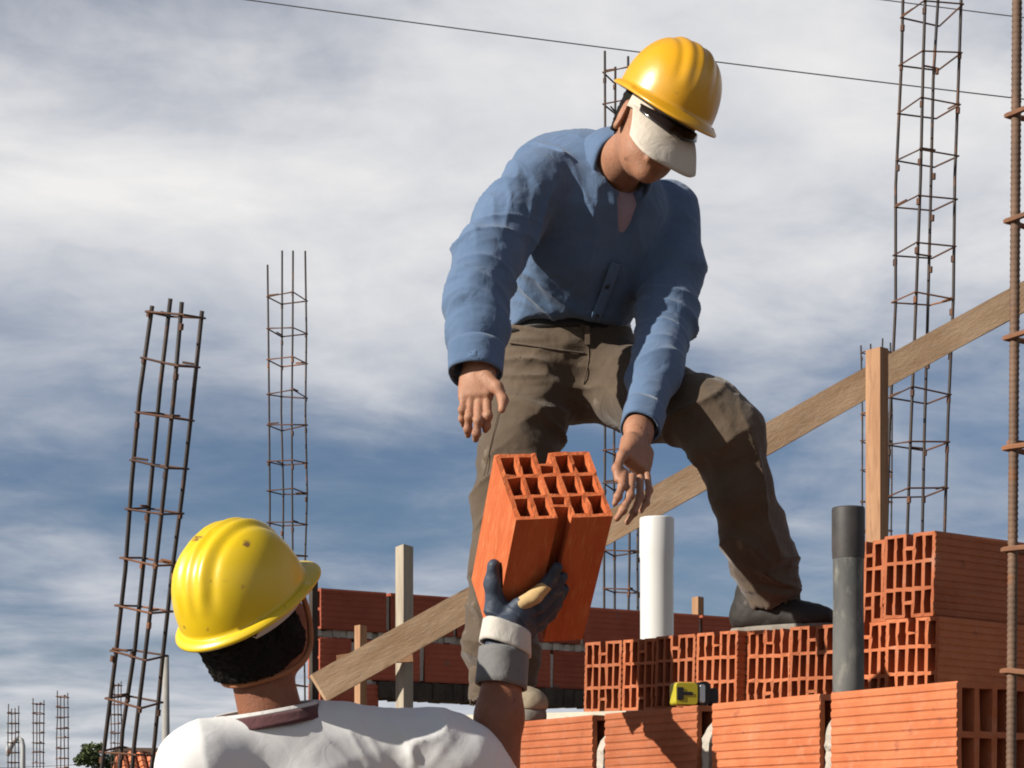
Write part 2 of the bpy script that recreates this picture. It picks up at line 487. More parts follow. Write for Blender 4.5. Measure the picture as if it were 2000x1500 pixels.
for q, (t, back, lab) in enumerate(lower):
    place_block(stack_broken if q == 3 else stack_meshes[q % 4], t, back, ZB, lab, rng.normal(0, 0.012))
place_block(stack_meshes[1], 0.012, 0.012, ZB + SH + 0.003, 'hollow block on top of the stack with its ridged dark side to the camera')
place_block(stack_meshes[2], 0.158, 0.05, ZB + SH + 0.003, 'hollow block on top of the stack, partly hidden by the black pipe', 0.02)
place_block(stack_meshes[3], 0.012, 0.012 + SL + 0.012, ZB + SH + 0.003, 'hollow block behind the topmost one, at the right edge of the photograph')
place_block(stack_meshes[0], 0.000, SL + 0.012, ZB, 'hollow block at the back of the lower row, at the right edge of the photograph')
# shelf board that carries the stack and runs on to the left, on posts
shelf = thing('scaffold_shelf', 'pale board shelf on posts behind the front wall, carrying the block stack', 'scaffold', S0)
LEN = 1.72
for bi, (d0, d1) in enumerate(((0.0, 0.20), (0.215, 0.42), (0.435, 0.70))):
    m = MB()
    a = -0.12; b_ = LEN if bi == 0 else LEN - 0.12 * bi
    m.box(S0 + SEt * ((a + b_) / 2) + SBK * ((d0 + d1) / 2) + SUP * -0.020 + np.array((0, 0, ZB - 0.001)), (SEt, SBK, SUP), ((b_ - a) / 2, (d1 - d0) / 2, 0.0195), 0.001)
    mk('board', m, M_pale, shelf)
for t in (0.0, 0.75, 1.60):
    m = MB(); zt = ZB + SLOPE * t - 0.042
    m.box(S0 + SE * t + SBK * 0.3 + np.array((0, 0, zt - 0.04)), (SE, SBK, (0, 0, 1)), (0.035, 0.34, 0.039), 0.0008)
    mk('bearer', m, M_wood_g, shelf)
    for d in (0.06, 0.54):
        m = MB(); m.box(S0 + SE * t + SBK * d + np.array((0, 0, (zt - 0.08) / 2)), (SE, SBK, (0, 0, 1)), (0.033, 0.033, (zt - 0.08) / 2), 0.0008)
        mk('post', m, M_wood_g, shelf)

# ------------------------------------------------------------------ pipes
D = 5.75
m = MB(); c = P(1283, 1250, D); r = 0.047; zt = P(0, 1012, D)[2]; zr = P(0, 1085, D)[2]
m.lathe([(r - 0.004, 0.3), (r - 0.004, zt - 0.02)][:0] + [(r, 0.0), (r, zr - 0.012), (r + 0.0018, zr), (r + 0.0018, zt - 0.004), (r + 0.001, zt), (r - 0.001, zt), (r - 0.002, zt - 0.004), (r - 0.002, zr + 0.01), (r - 0.005, zr - 0.01), (r - 0.005, 0.0)], 40, (c[0], c[1], 0))
mk('drain_pipe', m, M_pvc, label='white plastic drain pipe with a belled top standing behind the block row', cat='pipe', smooth=True)
D = 4.12
m = MB(); c = P(1657, 1200, D); r = 0.031; zt = P(0, 992, D)[2]; zr = P(0, 1062, D)[2]
bp = thing('vent_pipe', 'dusty black pipe with a socket top standing in front of the block stack', 'pipe', (c[0], c[1], 0))
m.lathe([(r, 0.0)] + [(r + 0.0007 * math.sin(k * 1.9), 0.1 + (zr - 0.13) * k / 20) for k in range(21)] + [(r + 0.0005, zr - 0.004), (r - 0.003, zr - 0.004), (r - 0.003, 0)], 36, (c[0], c[1], 0))
mk('pipe_shaft', m, M_blackpipe, bp, smooth=True)
m = MB(); m.lathe([(r + 0.001, zr - 0.03), (r + 0.0022, zr - 0.012), (r + 0.0022, zt - 0.004), (r + 0.0014, zt), (r + 0.0003, zt), (r, zt - 0.004), (r, zr), (r - 0.003, zr - 0.01)], 36, (c[0], c[1], 0))
mk('pipe_socket', m, M_blackpipe_top, bp, smooth=True)

# ------------------------------------------------------------------ rebar columns
def cage(base, axis, corner_vecs, tops, z_first, spacing, n_st, r_bar, r_st, label, group='rebar column cages', mat=M_rebar, st_mat=M_stirrup,
         ribbed=False, ties=True, sides=6, bend=0.0):
    """four bars and square ties; base on the ground, axis = unit direction of the bars"""
    base = np.asarray(base, float); axis = nrm(axis)
    t = thing('rebar_column', label, 'rebar column', base, group)
    def at(s, cv): return base + axis * s + cv
    for cv, top in zip(corner_vecs, tops):
        m = MB()
        if ribbed:
            nseg = int(top / 0.0045); ss = np.linspace(0.9, top, nseg)
            pts = [at(0, cv)] + [at(s, cv) for s in ss]
            rr = [r_bar] + [r_bar * (1.10 if (k % 3 == 0) else 0.97) for k in range(nseg)]
            m.tube(pts, rr, 10)
        else:
            k = 10
            w = rng.normal(0, 0.004, (k + 1, 3)); w[:, 2] = 0; w[0] = 0
            m.tube([at(top * i / k, cv) + w[i] for i in range(k + 1)], r_bar, sides)
        mk('bar', m, mat, t, smooth=True)
    for q in range(n_st):
        s = z_first + spacing * q + rng.normal(0, 0.006)
        tl = [rng.normal(0, 0.006) for _ in range(4)]
        m = MB(); pts = []
        for k in range(4):
            a = corner_vecs[k]; nx_ = corner_vecs[(k + 1) % 4]; pv = corner_vecs[k - 1]
            out = nrm(a) * (r_bar + r_st) * 1.2
            d1 = nrm(nx_ - a) * r_bar * 1.6; d0 = nrm(pv - a) * r_bar * 1.6
            pts += [at(s + tl[k], a + out * 0.9 + d0), at(s + tl[k], a + out + 0 * d0), at(s + tl[k], a + out * 0.9 + d1)]
        m.tube(pts, r_st, 6, closed=True)
        h = q % 4; a = corner_vecs[h]; b2 = corner_vecs[(h + 1) % 4]
        m.tube([at(s + tl[h] + r_st * 2, a + nrm(a) * r_bar), at(s + tl[h] + r_st * 2.2, a + (b2 - a) * 0.42)], r_st * 1.05, 6)
        if ties:
            for k in range(4):
                if rng.random() < 0.6:
                    a = corner_vecs[k]; p = at(s + tl[k] - rng.uniform(0.0, 0.05), a + nrm(a) * r_bar * 0.4)
                    m.tube([p - axis * 0.012, p + axis * 0.012], r_bar * rng.uniform(1.1, 1.5), 6)
        mk('stirrup', m, st_mat if rng.random() < 0.75 else M_stirrup_o, t)
    return t
def sq(r, ang):
    return [np.array((r * math.cos(ang + k * math.pi / 2), r * math.sin(ang + k * math.pi / 2), 0)) for k in range(4)]
# tall one at the right, running out of the top
b0 = P(1788, 1030, 8.0); b1 = P(1820, 20, 8.0)
ax = nrm(b1 - b0); base = b0 - ax * (b0[2] / ax[2])
zs = (P(0, 22, 8.0)[2] - base[2]) / ax[2]
cage(base, ax, sq(0.112, R(-115)), [4.72, 4.75, 4.7, 4.74], zs - 0.1885 * 23, 0.1885, 25, 0.0062, 0.0036, 'tall slim rebar column cage rising out of the top right of the photograph')
# leaning one at the left
b0 = P(250, 1480, 8.1); b1 = P(343, 615, 7.75)
ax = nrm(b1 - b0); base = b0 - ax * (b0[2] / ax[2])
s_top = (b1 - base) @ ax
uu = nrm(np.cross(ax, (0, 1, 0.05))); vv = np.cross(ax, uu)
cv = [uu * math.cos(a) * 0.118 + vv * math.sin(a) * 0.118 for a in (R(-155), R(-65), R(25), R(115))]
cv = [cv[i] * (0.84, 0.84, 0.84, 0.84)[i] for i in range(4)]
cage(base, ax, cv, [s_top + 0.03, s_top + 0.06, s_top + 0.02, s_top + 0.05], s_top - 0.187 * 17, 0.187, 18, 0.0085, 0.0045, 'leaning rebar column cage at the left behind the man in the white shirt', sides=8)
# far upright one with open tops
D = 11.5; c = P(561, 1000, D)
cage((c[0], c[1], 0), (0, 0, 1), sq(0.106, R(-68)), [P(0, 500, D)[2], P(0, 487, D)[2], P(0, 480, D)[2], P(0, 521, D)[2]], P(0, 583, D)[2] - 0.181 * 19, 0.181, 20, 0.0062, 0.004, 'upright rebar column cage with long bare bar ends above the yellow helmet of the man below')
# behind the man on the wall
D = 11.0; c = P(1214, 1000, D)
cage((c[0], c[1], 0), (0, 0, 1), sq(0.095, R(-70)), [P(0, 122, D)[2], P(0, 108, D)[2], P(0, 118, D)[2], P(0, 105, D)[2]], P(0, 140, D)[2] - 0.185 * 23, 0.185, 24, 0.007, 0.0045, 'rebar column cage mostly hidden behind the man in the blue shirt')
# thin one behind the timber post
D = 13.0; c = P(1712, 1000, D)
cage((c[0], c[1], 0), (0, 0, 1), sq(0.095, R(-80)), [P(0, 668, D)[2], P(0, 668, D)[2], P(0, 664, D)[2], P(0, 676, D)[2]], P(0, 690, D)[2] - 0.187 * 17, 0.187, 18, 0.0055, 0.004, 'thin far rebar column cage just behind the upright timber post', ties=True)
# near ribbed one at the right edge
D = 3.32; b0 = P(1976, 1350, D); b1 = P(1986, 50, D)
ax = nrm(b1 - b0); base = b0 - ax * (b0[2] / ax[2])
side = 0.14
cv = [np.zeros(3), (WB * side), (WB * side - WE * side), (-WE * side)]
ctr = sum(cv) / 4
cvs = [v - ctr for v in cv]
z0 = (P(0, 1320, D)[2] - base[2]) / ax[2]
cage(base + ctr, ax, cvs, [2.95, 2.9, 2.92, 2.96], z0 - 0.1835 * 6, 0.1835, 14, 0.0078, 0.0048, 'rusty ribbed rebar column cage close by at the right edge', mat=M_rust, st_mat=M_stirrup_o, ribbed=True, ties=False)
# far ones on the horizon
for q, (px, ty, w, D, lab) in enumerate(((26, 1383, 18, 40, 'faint far rebar cage, leftmost on the horizon beside the street lamp'), (75, 1372, 18, 40, 'faint far rebar cage, second from the left on the horizon'),
                                 (122, 1358, 19, 38, 'faint far rebar cage, third from the left, just left of the tree'), (227, 1335, 18, 40, 'faint far rebar cage seen through the leaning column'))):
    c = P(px, 1450, D); zt = P(0, ty, D)[2]
    cage((c[0], c[1], 0), (0, 0, 1), sq(w / 2 / F_PX * D * 1.15, R(-60)), [zt, zt + 0.05, zt, zt + 0.08], zt - 0.19 * 20 - 0.03 if zt > 3.9 else 0.15, 0.19, min(21, int((zt - 0.15) / 0.19) + 1), 0.011, 0.009, lab, 'far rebar cages on the horizon', ties=False, sides=5)
# ------------------------------------------------------------------ timber
def plank(name, a, b, wdir, hw, hh, mat, label=None, cat=None, parent=None, jit=0.0008, n=1, **k):
    """board from a to b; wdir = direction of its wide side (half hh), the thin side has half hw"""
    a = np.asarray(a, float); b = np.asarray(b, float); t = nrm(b - a)
    w = nrm(np.asarray(wdir, float) - t * np.dot(wdir, t)); u = np.cross(t, w)
    m = MB(); V = []
    K = 12
    for i in range(K + 1):
        p = a + (b - a) * i / K
        e = 1.0
        for su, sw in ((-1, -1), (1, -1), (1, 1), (-1, 1)):
            V.append(p + u * hw * su + w * hh * sw + rng.normal(0, jit, 3) + w * 0.0015 * math.sin(i * 0.9))
    F = [(i * 4 + q, i * 4 + (q + 1) % 4, i * 4 + 4 + (q + 1) % 4, i * 4 + 4 + q) for i in range(K) for q in range(4)] + [(3, 2, 1, 0), (K * 4, K * 4 + 1, K * 4 + 2, K * 4 + 3)]
    m.add(V, F)
    return mk(name, m, mat, parent, label, cat, **k)
# long sloping board
pa = P(622, 1345, 5.55); pb = P(2060, 545, 6.25)
plank('sloping_board', pa, pb, (0, 0.12, 1), 0.0125, 0.0415, M_wood, 'long pale sloping board rising from the neck of the man below to the right edge', 'board', jit=0.0006)
# post that carries it at the right
D = 6.02
pt = P(1709, 687, D)
rot = R(38)
pax = [(math.cos(rot), math.sin(rot), 0), (-math.sin(rot), math.cos(rot), 0), (0, 0, 1)]
m = MB(); m.box((pt[0], pt[1] - 0.03, pt[2] / 2), pax, (0.017, 0.029, pt[2] / 2), 0.0008)
mk('timber_post', m, M_wood_o, label='orange pine post carrying the sloping board above the block stack', cat='post')
# posts in front of the far brick wall
def post(px, top, w1, w2, D, mat, label, zb=0.0, group='grey timber posts by the far wall'):
    c = P(px, top, D); rot = R(40); ax_ = [(math.cos(rot), math.sin(rot), 0), (-math.sin(rot), math.cos(rot), 0), (0, 0, 1)]
    m = MB(); m.box((c[0], c[1], (c[2] + zb) / 2), ax_, (w1 / 2, w2 / 2, (c[2] - zb) / 2), 0.0012)
    return mk('timber_post', m, mat, label=label, cat='post', group=group)
post(789, 1066, 0.040, 0.046, 7.0, M_wood_g, 'tall grey timber post in front of the far brick wall')
post(704, 1222, 0.028, 0.034, 7.0, M_wood_o, 'short pale timber post left of the tall grey one, behind the sloping board')
post(611, 1107, 0.020, 0.022, 7.0, M_wood_d, 'dark thin post just behind the face of the man below')
post(1363, 1167, 0.042, 0.045, 10.6, M_wood_o, 'small timber stub sticking up behind the far wall, right of the white pipe')
# small cross piece nailed to both posts
a = P(655, 1290, 6.93); b = P(808, 1268, 6.93)
a = P(655, 1292, 6.94)
plank('cross_rail', P(658, 1290, 6.93), P(806, 1282, 6.93), (0, 0, 1), 0.02, 0.018, M_wood_o, 'short pale rail joining the two posts behind the sloping board', 'rail')

# ------------------------------------------------------------------ far brick wall on a lintel
FE = nrm((0.86, 0.51, 0)); FN = np.array((FE[1], -FE[0], 0)); FB = -FN
f0 = P(618, 1148, 8.8)
FH, FL, FJ = 0.175, 0.315, 0.022
ftop = f0[2]
far = thing('brick_wall', 'weathered red brick wall in shade on a dark lintel behind the men', 'wall', (f0[0], f0[1], 0))
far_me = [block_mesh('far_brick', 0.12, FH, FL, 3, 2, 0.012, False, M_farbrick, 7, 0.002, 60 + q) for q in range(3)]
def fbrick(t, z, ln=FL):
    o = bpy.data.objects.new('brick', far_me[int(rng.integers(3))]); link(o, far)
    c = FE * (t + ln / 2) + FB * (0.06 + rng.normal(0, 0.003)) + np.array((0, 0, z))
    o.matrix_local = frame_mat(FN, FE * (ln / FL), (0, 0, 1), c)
def rough_bed(t0, t1, z, h, back=0.012):
    m = MB(); n = int((t1 - t0) / 0.03)
    for k in range(n):
        a = t0 + (t1 - t0) * k / n; b_ = t0 + (t1 - t0) * (k + 1) / n
        d = back + rng.uniform(-0.010, 0.012)
        m.box(np.array((f0[0], f0[1], 0)) + FE * (a + b_) / 2 + FB * (0.06) + np.array((0, 0, z + h / 2 + rng.normal(0, 0.0015))), (FE, FB, (0, 0, 1)), ((b_ - a) / 2 * 1.08, 0.06 - d, h / 2 * rng.uniform(0.85, 1.0)), 0.002)
    mk('mortar_bed', m, M_mortar, far)
z1 = ftop - FH; z2 = z1 - 0.034 - FH
n1 = 6
WLEN = 2.62
t = 0.02
while t < WLEN - 0.1:
    fbrick(t, z1, min(FL, WLEN - t)); 
    m = MB(); m.box(np.array((f0[0], f0[1], 0)) + FE * (t + FL + FJ / 2) + FB * 0.062 + np.array((0, 0, z1 + FH * 0.46)), (FE, FB, (0, 0, 1)), (FJ / 2 - 0.001, 0.052, FH * 0.44), 0.003)
    if t + FL + FJ < WLEN: mk('mortar', m, M_mortar, far)
    t += FL + FJ
rough_bed(0.0, WLEN, z1 - 0.034, 0.034)
t = 0.02; fbrick(0.02, z2, 0.15)
t = 0.17 + FJ
while t < WLEN - 0.1:
    fbrick(t, z2, min(FL, WLEN - t))
    m = MB(); m.box(np.array((f0[0], f0[1], 0)) + FE * (t - FJ / 2) + FB * 0.062 + np.array((0, 0, z2 + FH * 0.46)), (FE, FB, (0, 0, 1)), (FJ / 2 - 0.001, 0.052, FH * 0.44), 0.003)
    mk('mortar', m, M_mortar, far)
    t += FL + FJ
# lintel of dark formwork with lumps of mortar
LH = 0.085
zl = z2 - LH
m = MB(); n = 44
for k in range(n):
    a = 0.30 + (WLEN - 0.30) * k / n; b_ = 0.30 + (WLEN - 0.30) * (k + 1) / n
    m.box(np.array((f0[0], f0[1], 0)) + FE * (a + b_) / 2 + FB * 0.06 + np.array((0, 0, zl + LH / 2)), (FE, FB, (0, 0, 1)), ((b_ - a) / 2 * 1.02, 0.075 + rng.uniform(-0.008, 0.008), LH / 2 - 0.002 + rng.uniform(-0.006, 0.0)), 0.002)
mk('lintel', m, M_wood_d, far)
for t in (0.98, 1.52, 2.08, 2.5):
    m = MB(); m.box(np.array((f0[0], f0[1], 0)) + FE * t + FB * 0.06 + np.array((0, 0, zl / 2)), (FE, FB, (0, 0, 1)), (0.045, 0.04, zl / 2 - 0.001), 0.002)
    mk('prop', m, M_wood_g, far)
# left jamb: bricks down to the ground
z = z2; q = 0
while z > -0.1:
    z -= FH + 0.02
    fbrick(0.02, z, 0.28)
    rough_bed(0.02, 0.30, z + FH, 0.0195)
    q += 1
# the lower wall on the far side of the opening, right part that rises behind the pipe
# ------------------------------------------------------------------ cables
def cable(p, q, sag, r, label):
    p = np.asarray(p); q = np.asarray(q); pts = []
    for k in range(41):
        s = k / 40; v = p + (q - p) * s; v = v - np.array((0, 0, sag * 4 * s * (1 - s))); pts.append(v)
    m = MB(); m.tube(pts, r, 6)
    mk('overhead_cable', m, M_wire, label=label, cat='cable', group='overhead cables')
cable(P(-400, -130, 26), P(2600, 262, 22), 0.10, 0.0068, 'long thin cable slanting across the sky behind the bending man')
cable(P(1300, -60, 24), P(2600, 100, 24), 0.05, 0.006, 'short stretch of cable at the top right corner')
cable(P(-600, 1500, 90), P(1400, 1350, 90), 1.2, 0.012, 'faint far cable low in the sky at the left')

# ------------------------------------------------------------------ far left background
D = 40.0; c = P(324, 1480, D); zt = P(0, 1280, D)[2]
m = MB(); m.tube([(c[0], c[1], 0), (c[0], c[1], zt * 0.5), (c[0], c[1], zt)], [0.11, 0.085, 0.06], 14)
mk('utility_pole', m, M_conc, label='pale tapered utility pole behind the leaning rebar column', cat='pole', smooth=True)
D = 60.0; c = P(45, 1500, D); zt = P(0, 1440, D)[2]
sl = thing('street_lamp', 'pale street lamp with a curved arm low at the left edge', 'street lamp', (c[0], c[1], 0))
m = MB(); m.tube([(c[0], c[1], 0), (c[0], c[1], zt - 0.25), (c[0] - 0.03, c[1], zt - 0.08), (c[0] - 0.14, c[1], zt)], [0.09, 0.07, 0.06, 0.05], 10)
mk('pole', m, M_lamp, sl, smooth=True)
m = MB(); m.tube([(c[0] - 0.12, c[1], zt + 0.0), (c[0] - 0.3, c[1], zt - 0.14), (c[0] - 0.42, c[1], zt - 0.36), (c[0] - 0.45, c[1], zt - 0.55)], [0.05, 0.09, 0.10, 0.05], 10)
mk('lamp_head', m, M_lamp, sl, smooth=True)
# tree
D = 70.0
def tree(px, py, D, rx, rz, label, seed):
    r = np.random.default_rng(seed)
    c = P(px, py, D)
    t = thing('tree', label, 'tree', (c[0], c[1], 0))
    m = MB(); m.tube([(c[0], c[1], 0), (c[0] + 0.05, c[1], c[2] * 0.45), (c[0], c[1], c[2])], [0.16, 0.11, 0.05], 9)
    for k in range(7):
        a = r.uniform(0, 6.28); p0 = np.array((c[0], c[1], c[2] * r.uniform(0.5, 0.9)))
        m.tube([p0, p0 + np.array((math.cos(a) * rx * 0.4, math.sin(a) * rx * 0.4, rz * 0.3)), p0 + np.array((math.cos(a) * rx * 0.75, math.sin(a) * rx * 0.75, rz * 0.7))], [0.06, 0.04, 0.015], 6)
    mk('trunk', m, M_bark, t, smooth=True)
    m = MB()
    cl = [(r.normal(0, 0.5, 3) * np.array((rx, rx, rz)), r.uniform(0.22, 0.42)) for _ in range(26)]
    V = []; F = []
    for o_, s in cl:
        if np.linalg.norm(o_ / np.array((rx, rx, rz))) > 1.1: o_ = o_ * 0.8
        for k in range(150):
            d = r.normal(0, 1, 3); d = d / np.linalg.norm(d) * r.uniform(0.5, 1.0)
            p = c + o_ + d * s * np.array((rx, rx, rz * 0.9))
            a = nrm(r.normal(0, 1, 3)); b2 = nrm(np.cross(a, r.normal(0, 1, 3))); q = r.uniform(0.035, 0.08)
            b = len(V); V += [p - a * q, p + b2 * q * 0.6, p + a * q, p - b2 * q * 0.6]; F.append((b, b + 1, b + 2, b + 3))
    m.add(V, F)
    mk('crown', m, M_leaf, t)
tree(192, 1488, 70, 0.78, 0.62, 'small dark green tree low at the left beside the tiled roof', 3)
tree(238, 1490, 72, 0.55, 0.50, 'small bush-like tree just right of the dark green tree, behind the leaning column', 5)
# house with a tiled roof
D = 45.0
r0 = P(232, 1473, D); r1 = P(560, 1473, D + 1.0)
hd = nrm((r1 - r0) * np.array((1, 1, 0))); hn = np.array((hd[1], -hd[0], 0))
house = thing('house', 'low house with an orange barrel tiled roof behind the man in the white shirt', 'house', (r0[0], r0[1], 0))
Lr = np.linalg.norm((r1 - r0)[:2]); RZ = r0[2]; RUN = 2.4; DROP = 1.0
for sgn, nm in ((1, 'roof'), (-1, 'roof')):
    m = MB(); m.add([np.array((r0[0], r0[1], RZ)) - hd * 0.05, np.array((r0[0], r0[1], RZ)) + hd * Lr, np.array((r0[0], r0[1], RZ)) + hd * Lr + hn * RUN * sgn - np.array((0, 0, DROP)), np.array((r0[0], r0[1], RZ)) - hd * 0.15 + hn * RUN * sgn - np.array((0, 0, DROP)),
                     np.array((r0[0], r0[1], RZ - 0.08)) - hd * 0.05, np.array((r0[0], r0[1], RZ - 0.08)) + hd * Lr, np.array((r0[0], r0[1], RZ - 0.08)) + hd * Lr + hn * RUN * sgn - np.array((0, 0, DROP)), np.array((r0[0], r0[1], RZ - 0.08)) - hd * 0.15 + hn * RUN * sgn - np.array((0, 0, DROP))],
                    [(0, 1, 2, 3), (7, 6, 5, 4), (0, 3, 7, 4), (1, 5, 6, 2), (3, 2, 6, 7)])
    rf = mk(nm, m, M_rooftile, house)
    # barrel tiles, one object per tile column
    nt_ = int(Lr / 0.20)
    for k in range(nt_):
        m = MB(); a = np.array((r0[0], r0[1], RZ + 0.03)) + hd * (0.05 + k * 0.20) ; rows = 8
        sk = hd * (0.28 if sgn > 0 else 0.28)
        for q in range(rows):
            p = a + (hn * RUN * sgn - np.array((0, 0, DROP)) - sk * 0) * (q / rows); p2 = a + (hn * RUN * sgn - np.array((0, 0, DROP))) * ((q + 1.12) / rows) + np.array((0, 0, 0.02))
            m.tube([p, p2], [0.075, 0.088], 6)
        mk('roof_tile', m, M_rooftile, rf)
    if sgn > 0:
        m = MB(); m.tube([np.array((r0[0], r0[1], RZ + 0.05)) - hd * 0.08, np.array((r0[0], r0[1], RZ + 0.05)) + hd * Lr], 0.10, 8)
        mk('ridge_tile', m, M_bark, rf)
m = MB(); cc = np.array((r0[0], r0[1], 0)) + hd * (Lr / 2 + 0.05)
m.box(cc + np.array((0, 0, (RZ - DROP) / 2)), (hd, hn, (0, 0, 1)), (Lr / 2 - 0.15, RUN - 0.35, (RZ - DROP) / 2))
g0 = np.array((r0[0], r0[1], 0)) + hd * 0.2
b = len(m.V)
for e in (0.2, Lr - 0.1):
    g = np.array((r0[0], r0[1], 0)) + hd * e
    m.add([g + hn * (RUN - 0.36) + np.array((0, 0, RZ - DROP)), g - hn * (RUN - 0.36) + np.array((0, 0, RZ - DROP)), g + np.array((0, 0, RZ - 0.15))], [(0, 1, 2)])
mk('wall', m, M_plaster, house)
for k in range(2):
    m = MB(); w = np.array((r0[0], r0[1], 1.25)) + hd * (1.0 + k * 1.5) + hn * (RUN - 0.35 + 0.01)
    m.box(w, (hd, hn, (0, 0, 1)), (0.4, 0.03, 0.45)); wf = mk('window', m, M_wood_d, house)
    m = MB(); m.box(w + hn * 0.02, (hd, hn, (0, 0, 1)), (0.34, 0.02, 0.39)); mk('pane', m, M_glass, wf)
# ------------------------------------------------------------------ organic shapes: smooth unions sampled on a grid
_pt = np.random.default_rng(11).permutation(256); _pt = np.concatenate((_pt, _pt, _pt)); _pv = np.random.default_rng(12).random(256)
def vnoise(p):
    i = np.floor(p).astype(int); f = p - i; f = f * f * (3 - 2 * f); i &= 255
    def h(dx, dy, dz):
        return _pv[_pt[_pt[_pt[(i[:, 0] + dx) & 255] + ((i[:, 1] + dy) & 255)] + ((i[:, 2] + dz) & 255)]]
    x, y, z = f[:, 0], f[:, 1], f[:, 2]
    a = h(0, 0, 0) * (1 - x) + h(1, 0, 0) * x; b = h(0, 1, 0) * (1 - x) + h(1, 1, 0) * x
    c = h(0, 0, 1) * (1 - x) + h(1, 0, 1) * x; d = h(0, 1, 1) * (1 - x) + h(1, 1, 1) * x
    return (a * (1 - y) + b * y) * (1 - z) + (c * (1 - y) + d * y) * z
def fbm(p, oct=3):
    s = 0; a = 0.5; t = 0
    for _ in range(oct):
        s = s + a * vnoise(p); t += a; p = p * 2.03 + 7.1; a *= 0.5
    return s / t

class Field:
    def __init__(s, h=0.005, k=0.02): s.h = h; s.k = k; s.ops = []
    def cone(s, a, b, ra, rb, k=None, w=None, flat=(1, 1), sub=False):
        s.ops.append(('c', np.asarray(a, float), np.asarray(b, float), ra, rb, None if w is None else nrm(w), flat, s.k if k is None else k, sub)); return s
    def chain(s, pts, rs, k=None, w=None, flats=None, sub=False):
        for i in range(len(pts) - 1):
            s.cone(pts[i], pts[i + 1], rs[i], rs[i + 1], k, w, (1, 1) if flats is None else (flats[i], flats[i + 1]), sub)
        return s
    def ell(s, c, axes, radii, k=None, sub=False):
        s.ops.append(('e', np.asarray(c, float), np.array([nrm(a) for a in axes]), np.asarray(radii, float), s.k if k is None else k, sub)); return s
    def box(s, c, axes, half, r, k=None, sub=False):
        s.ops.append(('b', np.asarray(c, float), np.array([nrm(a) for a in axes]), np.asarray(half, float), r, s.k if k is None else k, sub)); return s
    def bb(s, op):
        if op[0] == 'c':
            m = max(op[3] * max(op[6][0], 1), op[4] * max(op[6][1], 1))
            return np.minimum(op[1], op[2]) - m, np.maximum(op[1], op[2]) + m
        m = np.linalg.norm(op[3]) + (op[4] if op[0] == 'b' else 0)
        return op[1] - m, op[1] + m
    def build(s):
        los, his = zip(*[s.bb(o) for o in s.ops if not o[-1]])
        h = s.h; lo = np.min(los, 0) - 4 * h; hi = np.max(his, 0) + 4 * h
        n = np.ceil((hi - lo) / h).astype(int) + 1
        G = [lo[i] + h * np.arange(n[i]) for i in range(3)]
        D = np.full(n, 0.1, np.float32)
        for op in s.ops:
            k, sub = op[-2], op[-1]
            a, b = s.bb(op); mg = k + 4 * h
            i0 = np.clip(((a - mg - lo) / h).astype(int), 0, n - 1); i1 = np.clip(((b + mg - lo) / h).astype(int) + 1, 1, n)
            if np.any(i1 <= i0): continue
            X = G[0][i0[0]:i1[0]][:, None, None]; Y = G[1][i0[1]:i1[1]][None, :, None]; Z = G[2][i0[2]:i1[2]][None, None, :]
            if op[0] == 'c':
                _, A, B, ra, rb, w, fl, _, _ = op
                ba = B - A; L2 = ba @ ba + 1e-12
                px, py, pz = X - A[0], Y - A[1], Z - A[2]
                t = np.clip((px * ba[0] + py * ba[1] + pz * ba[2]) / L2, 0, 1)
                qx, qy, qz = px - t * ba[0], py - t * ba[1], pz - t * ba[2]
                r = ra + (rb - ra) * t
                q2 = qx * qx + qy * qy + qz * qz
                if w is None: d = np.sqrt(q2) - r
                else:
                    f = fl[0] + (fl[1] - fl[0]) * t
                    lat = qx * w[0] + qy * w[1] + qz * w[2]
                    d = (np.sqrt(np.maximum(q2 - lat * lat, 0) + (lat / f) ** 2) / r - 1) * r * np.minimum(1, f)
            elif op[0] == 'e':
                _, C, ax, rr, _, _ = op
                px, py, pz = X - C[0], Y - C[1], Z - C[2]
                k0 = 0; k1 = 0
                for q in range(3):
                    u = px * ax[q][0] + py * ax[q][1] + pz * ax[q][2]
                    k0 = k0 + (u / rr[q]) ** 2; k1 = k1 + (u / rr[q] ** 2) ** 2
                k0 = np.sqrt(k0); k1 = np.sqrt(k1) + 1e-9
                d = k0 * (k0 - 1) / k1
            else:
                _, C, ax, hf, r, _, _ = op
                px, py, pz = X - C[0], Y - C[1], Z - C[2]
                o2 = 0; mx = None
                for q in range(3):
                    u = np.abs(px * ax[q][0] + py * ax[q][1] + pz * ax[q][2]) - hf[q]
                    o2 = o2 + np.maximum(u, 0) ** 2; mx = u if mx is None else np.maximum(mx, u)
                d = np.sqrt(o2) + np.minimum(mx, 0) - r
            sl = D[i0[0]:i1[0], i0[1]:i1[1], i0[2]:i1[2]]
            if sub:
                d = -d
                if k > 0:
                    hh = np.maximum(k - np.abs(sl - d), 0) / k; sl[...] = np.maximum(sl, d) + hh * hh * k * 0.25
                else: sl[...] = np.maximum(sl, d)
            else:
                if k > 0:
                    hh = np.maximum(k - np.abs(sl - d), 0) / k; sl[...] = np.minimum(sl, d) - hh * hh * k * 0.25
                else: sl[...] = np.minimum(sl, d)
        return nets(D, lo, h)
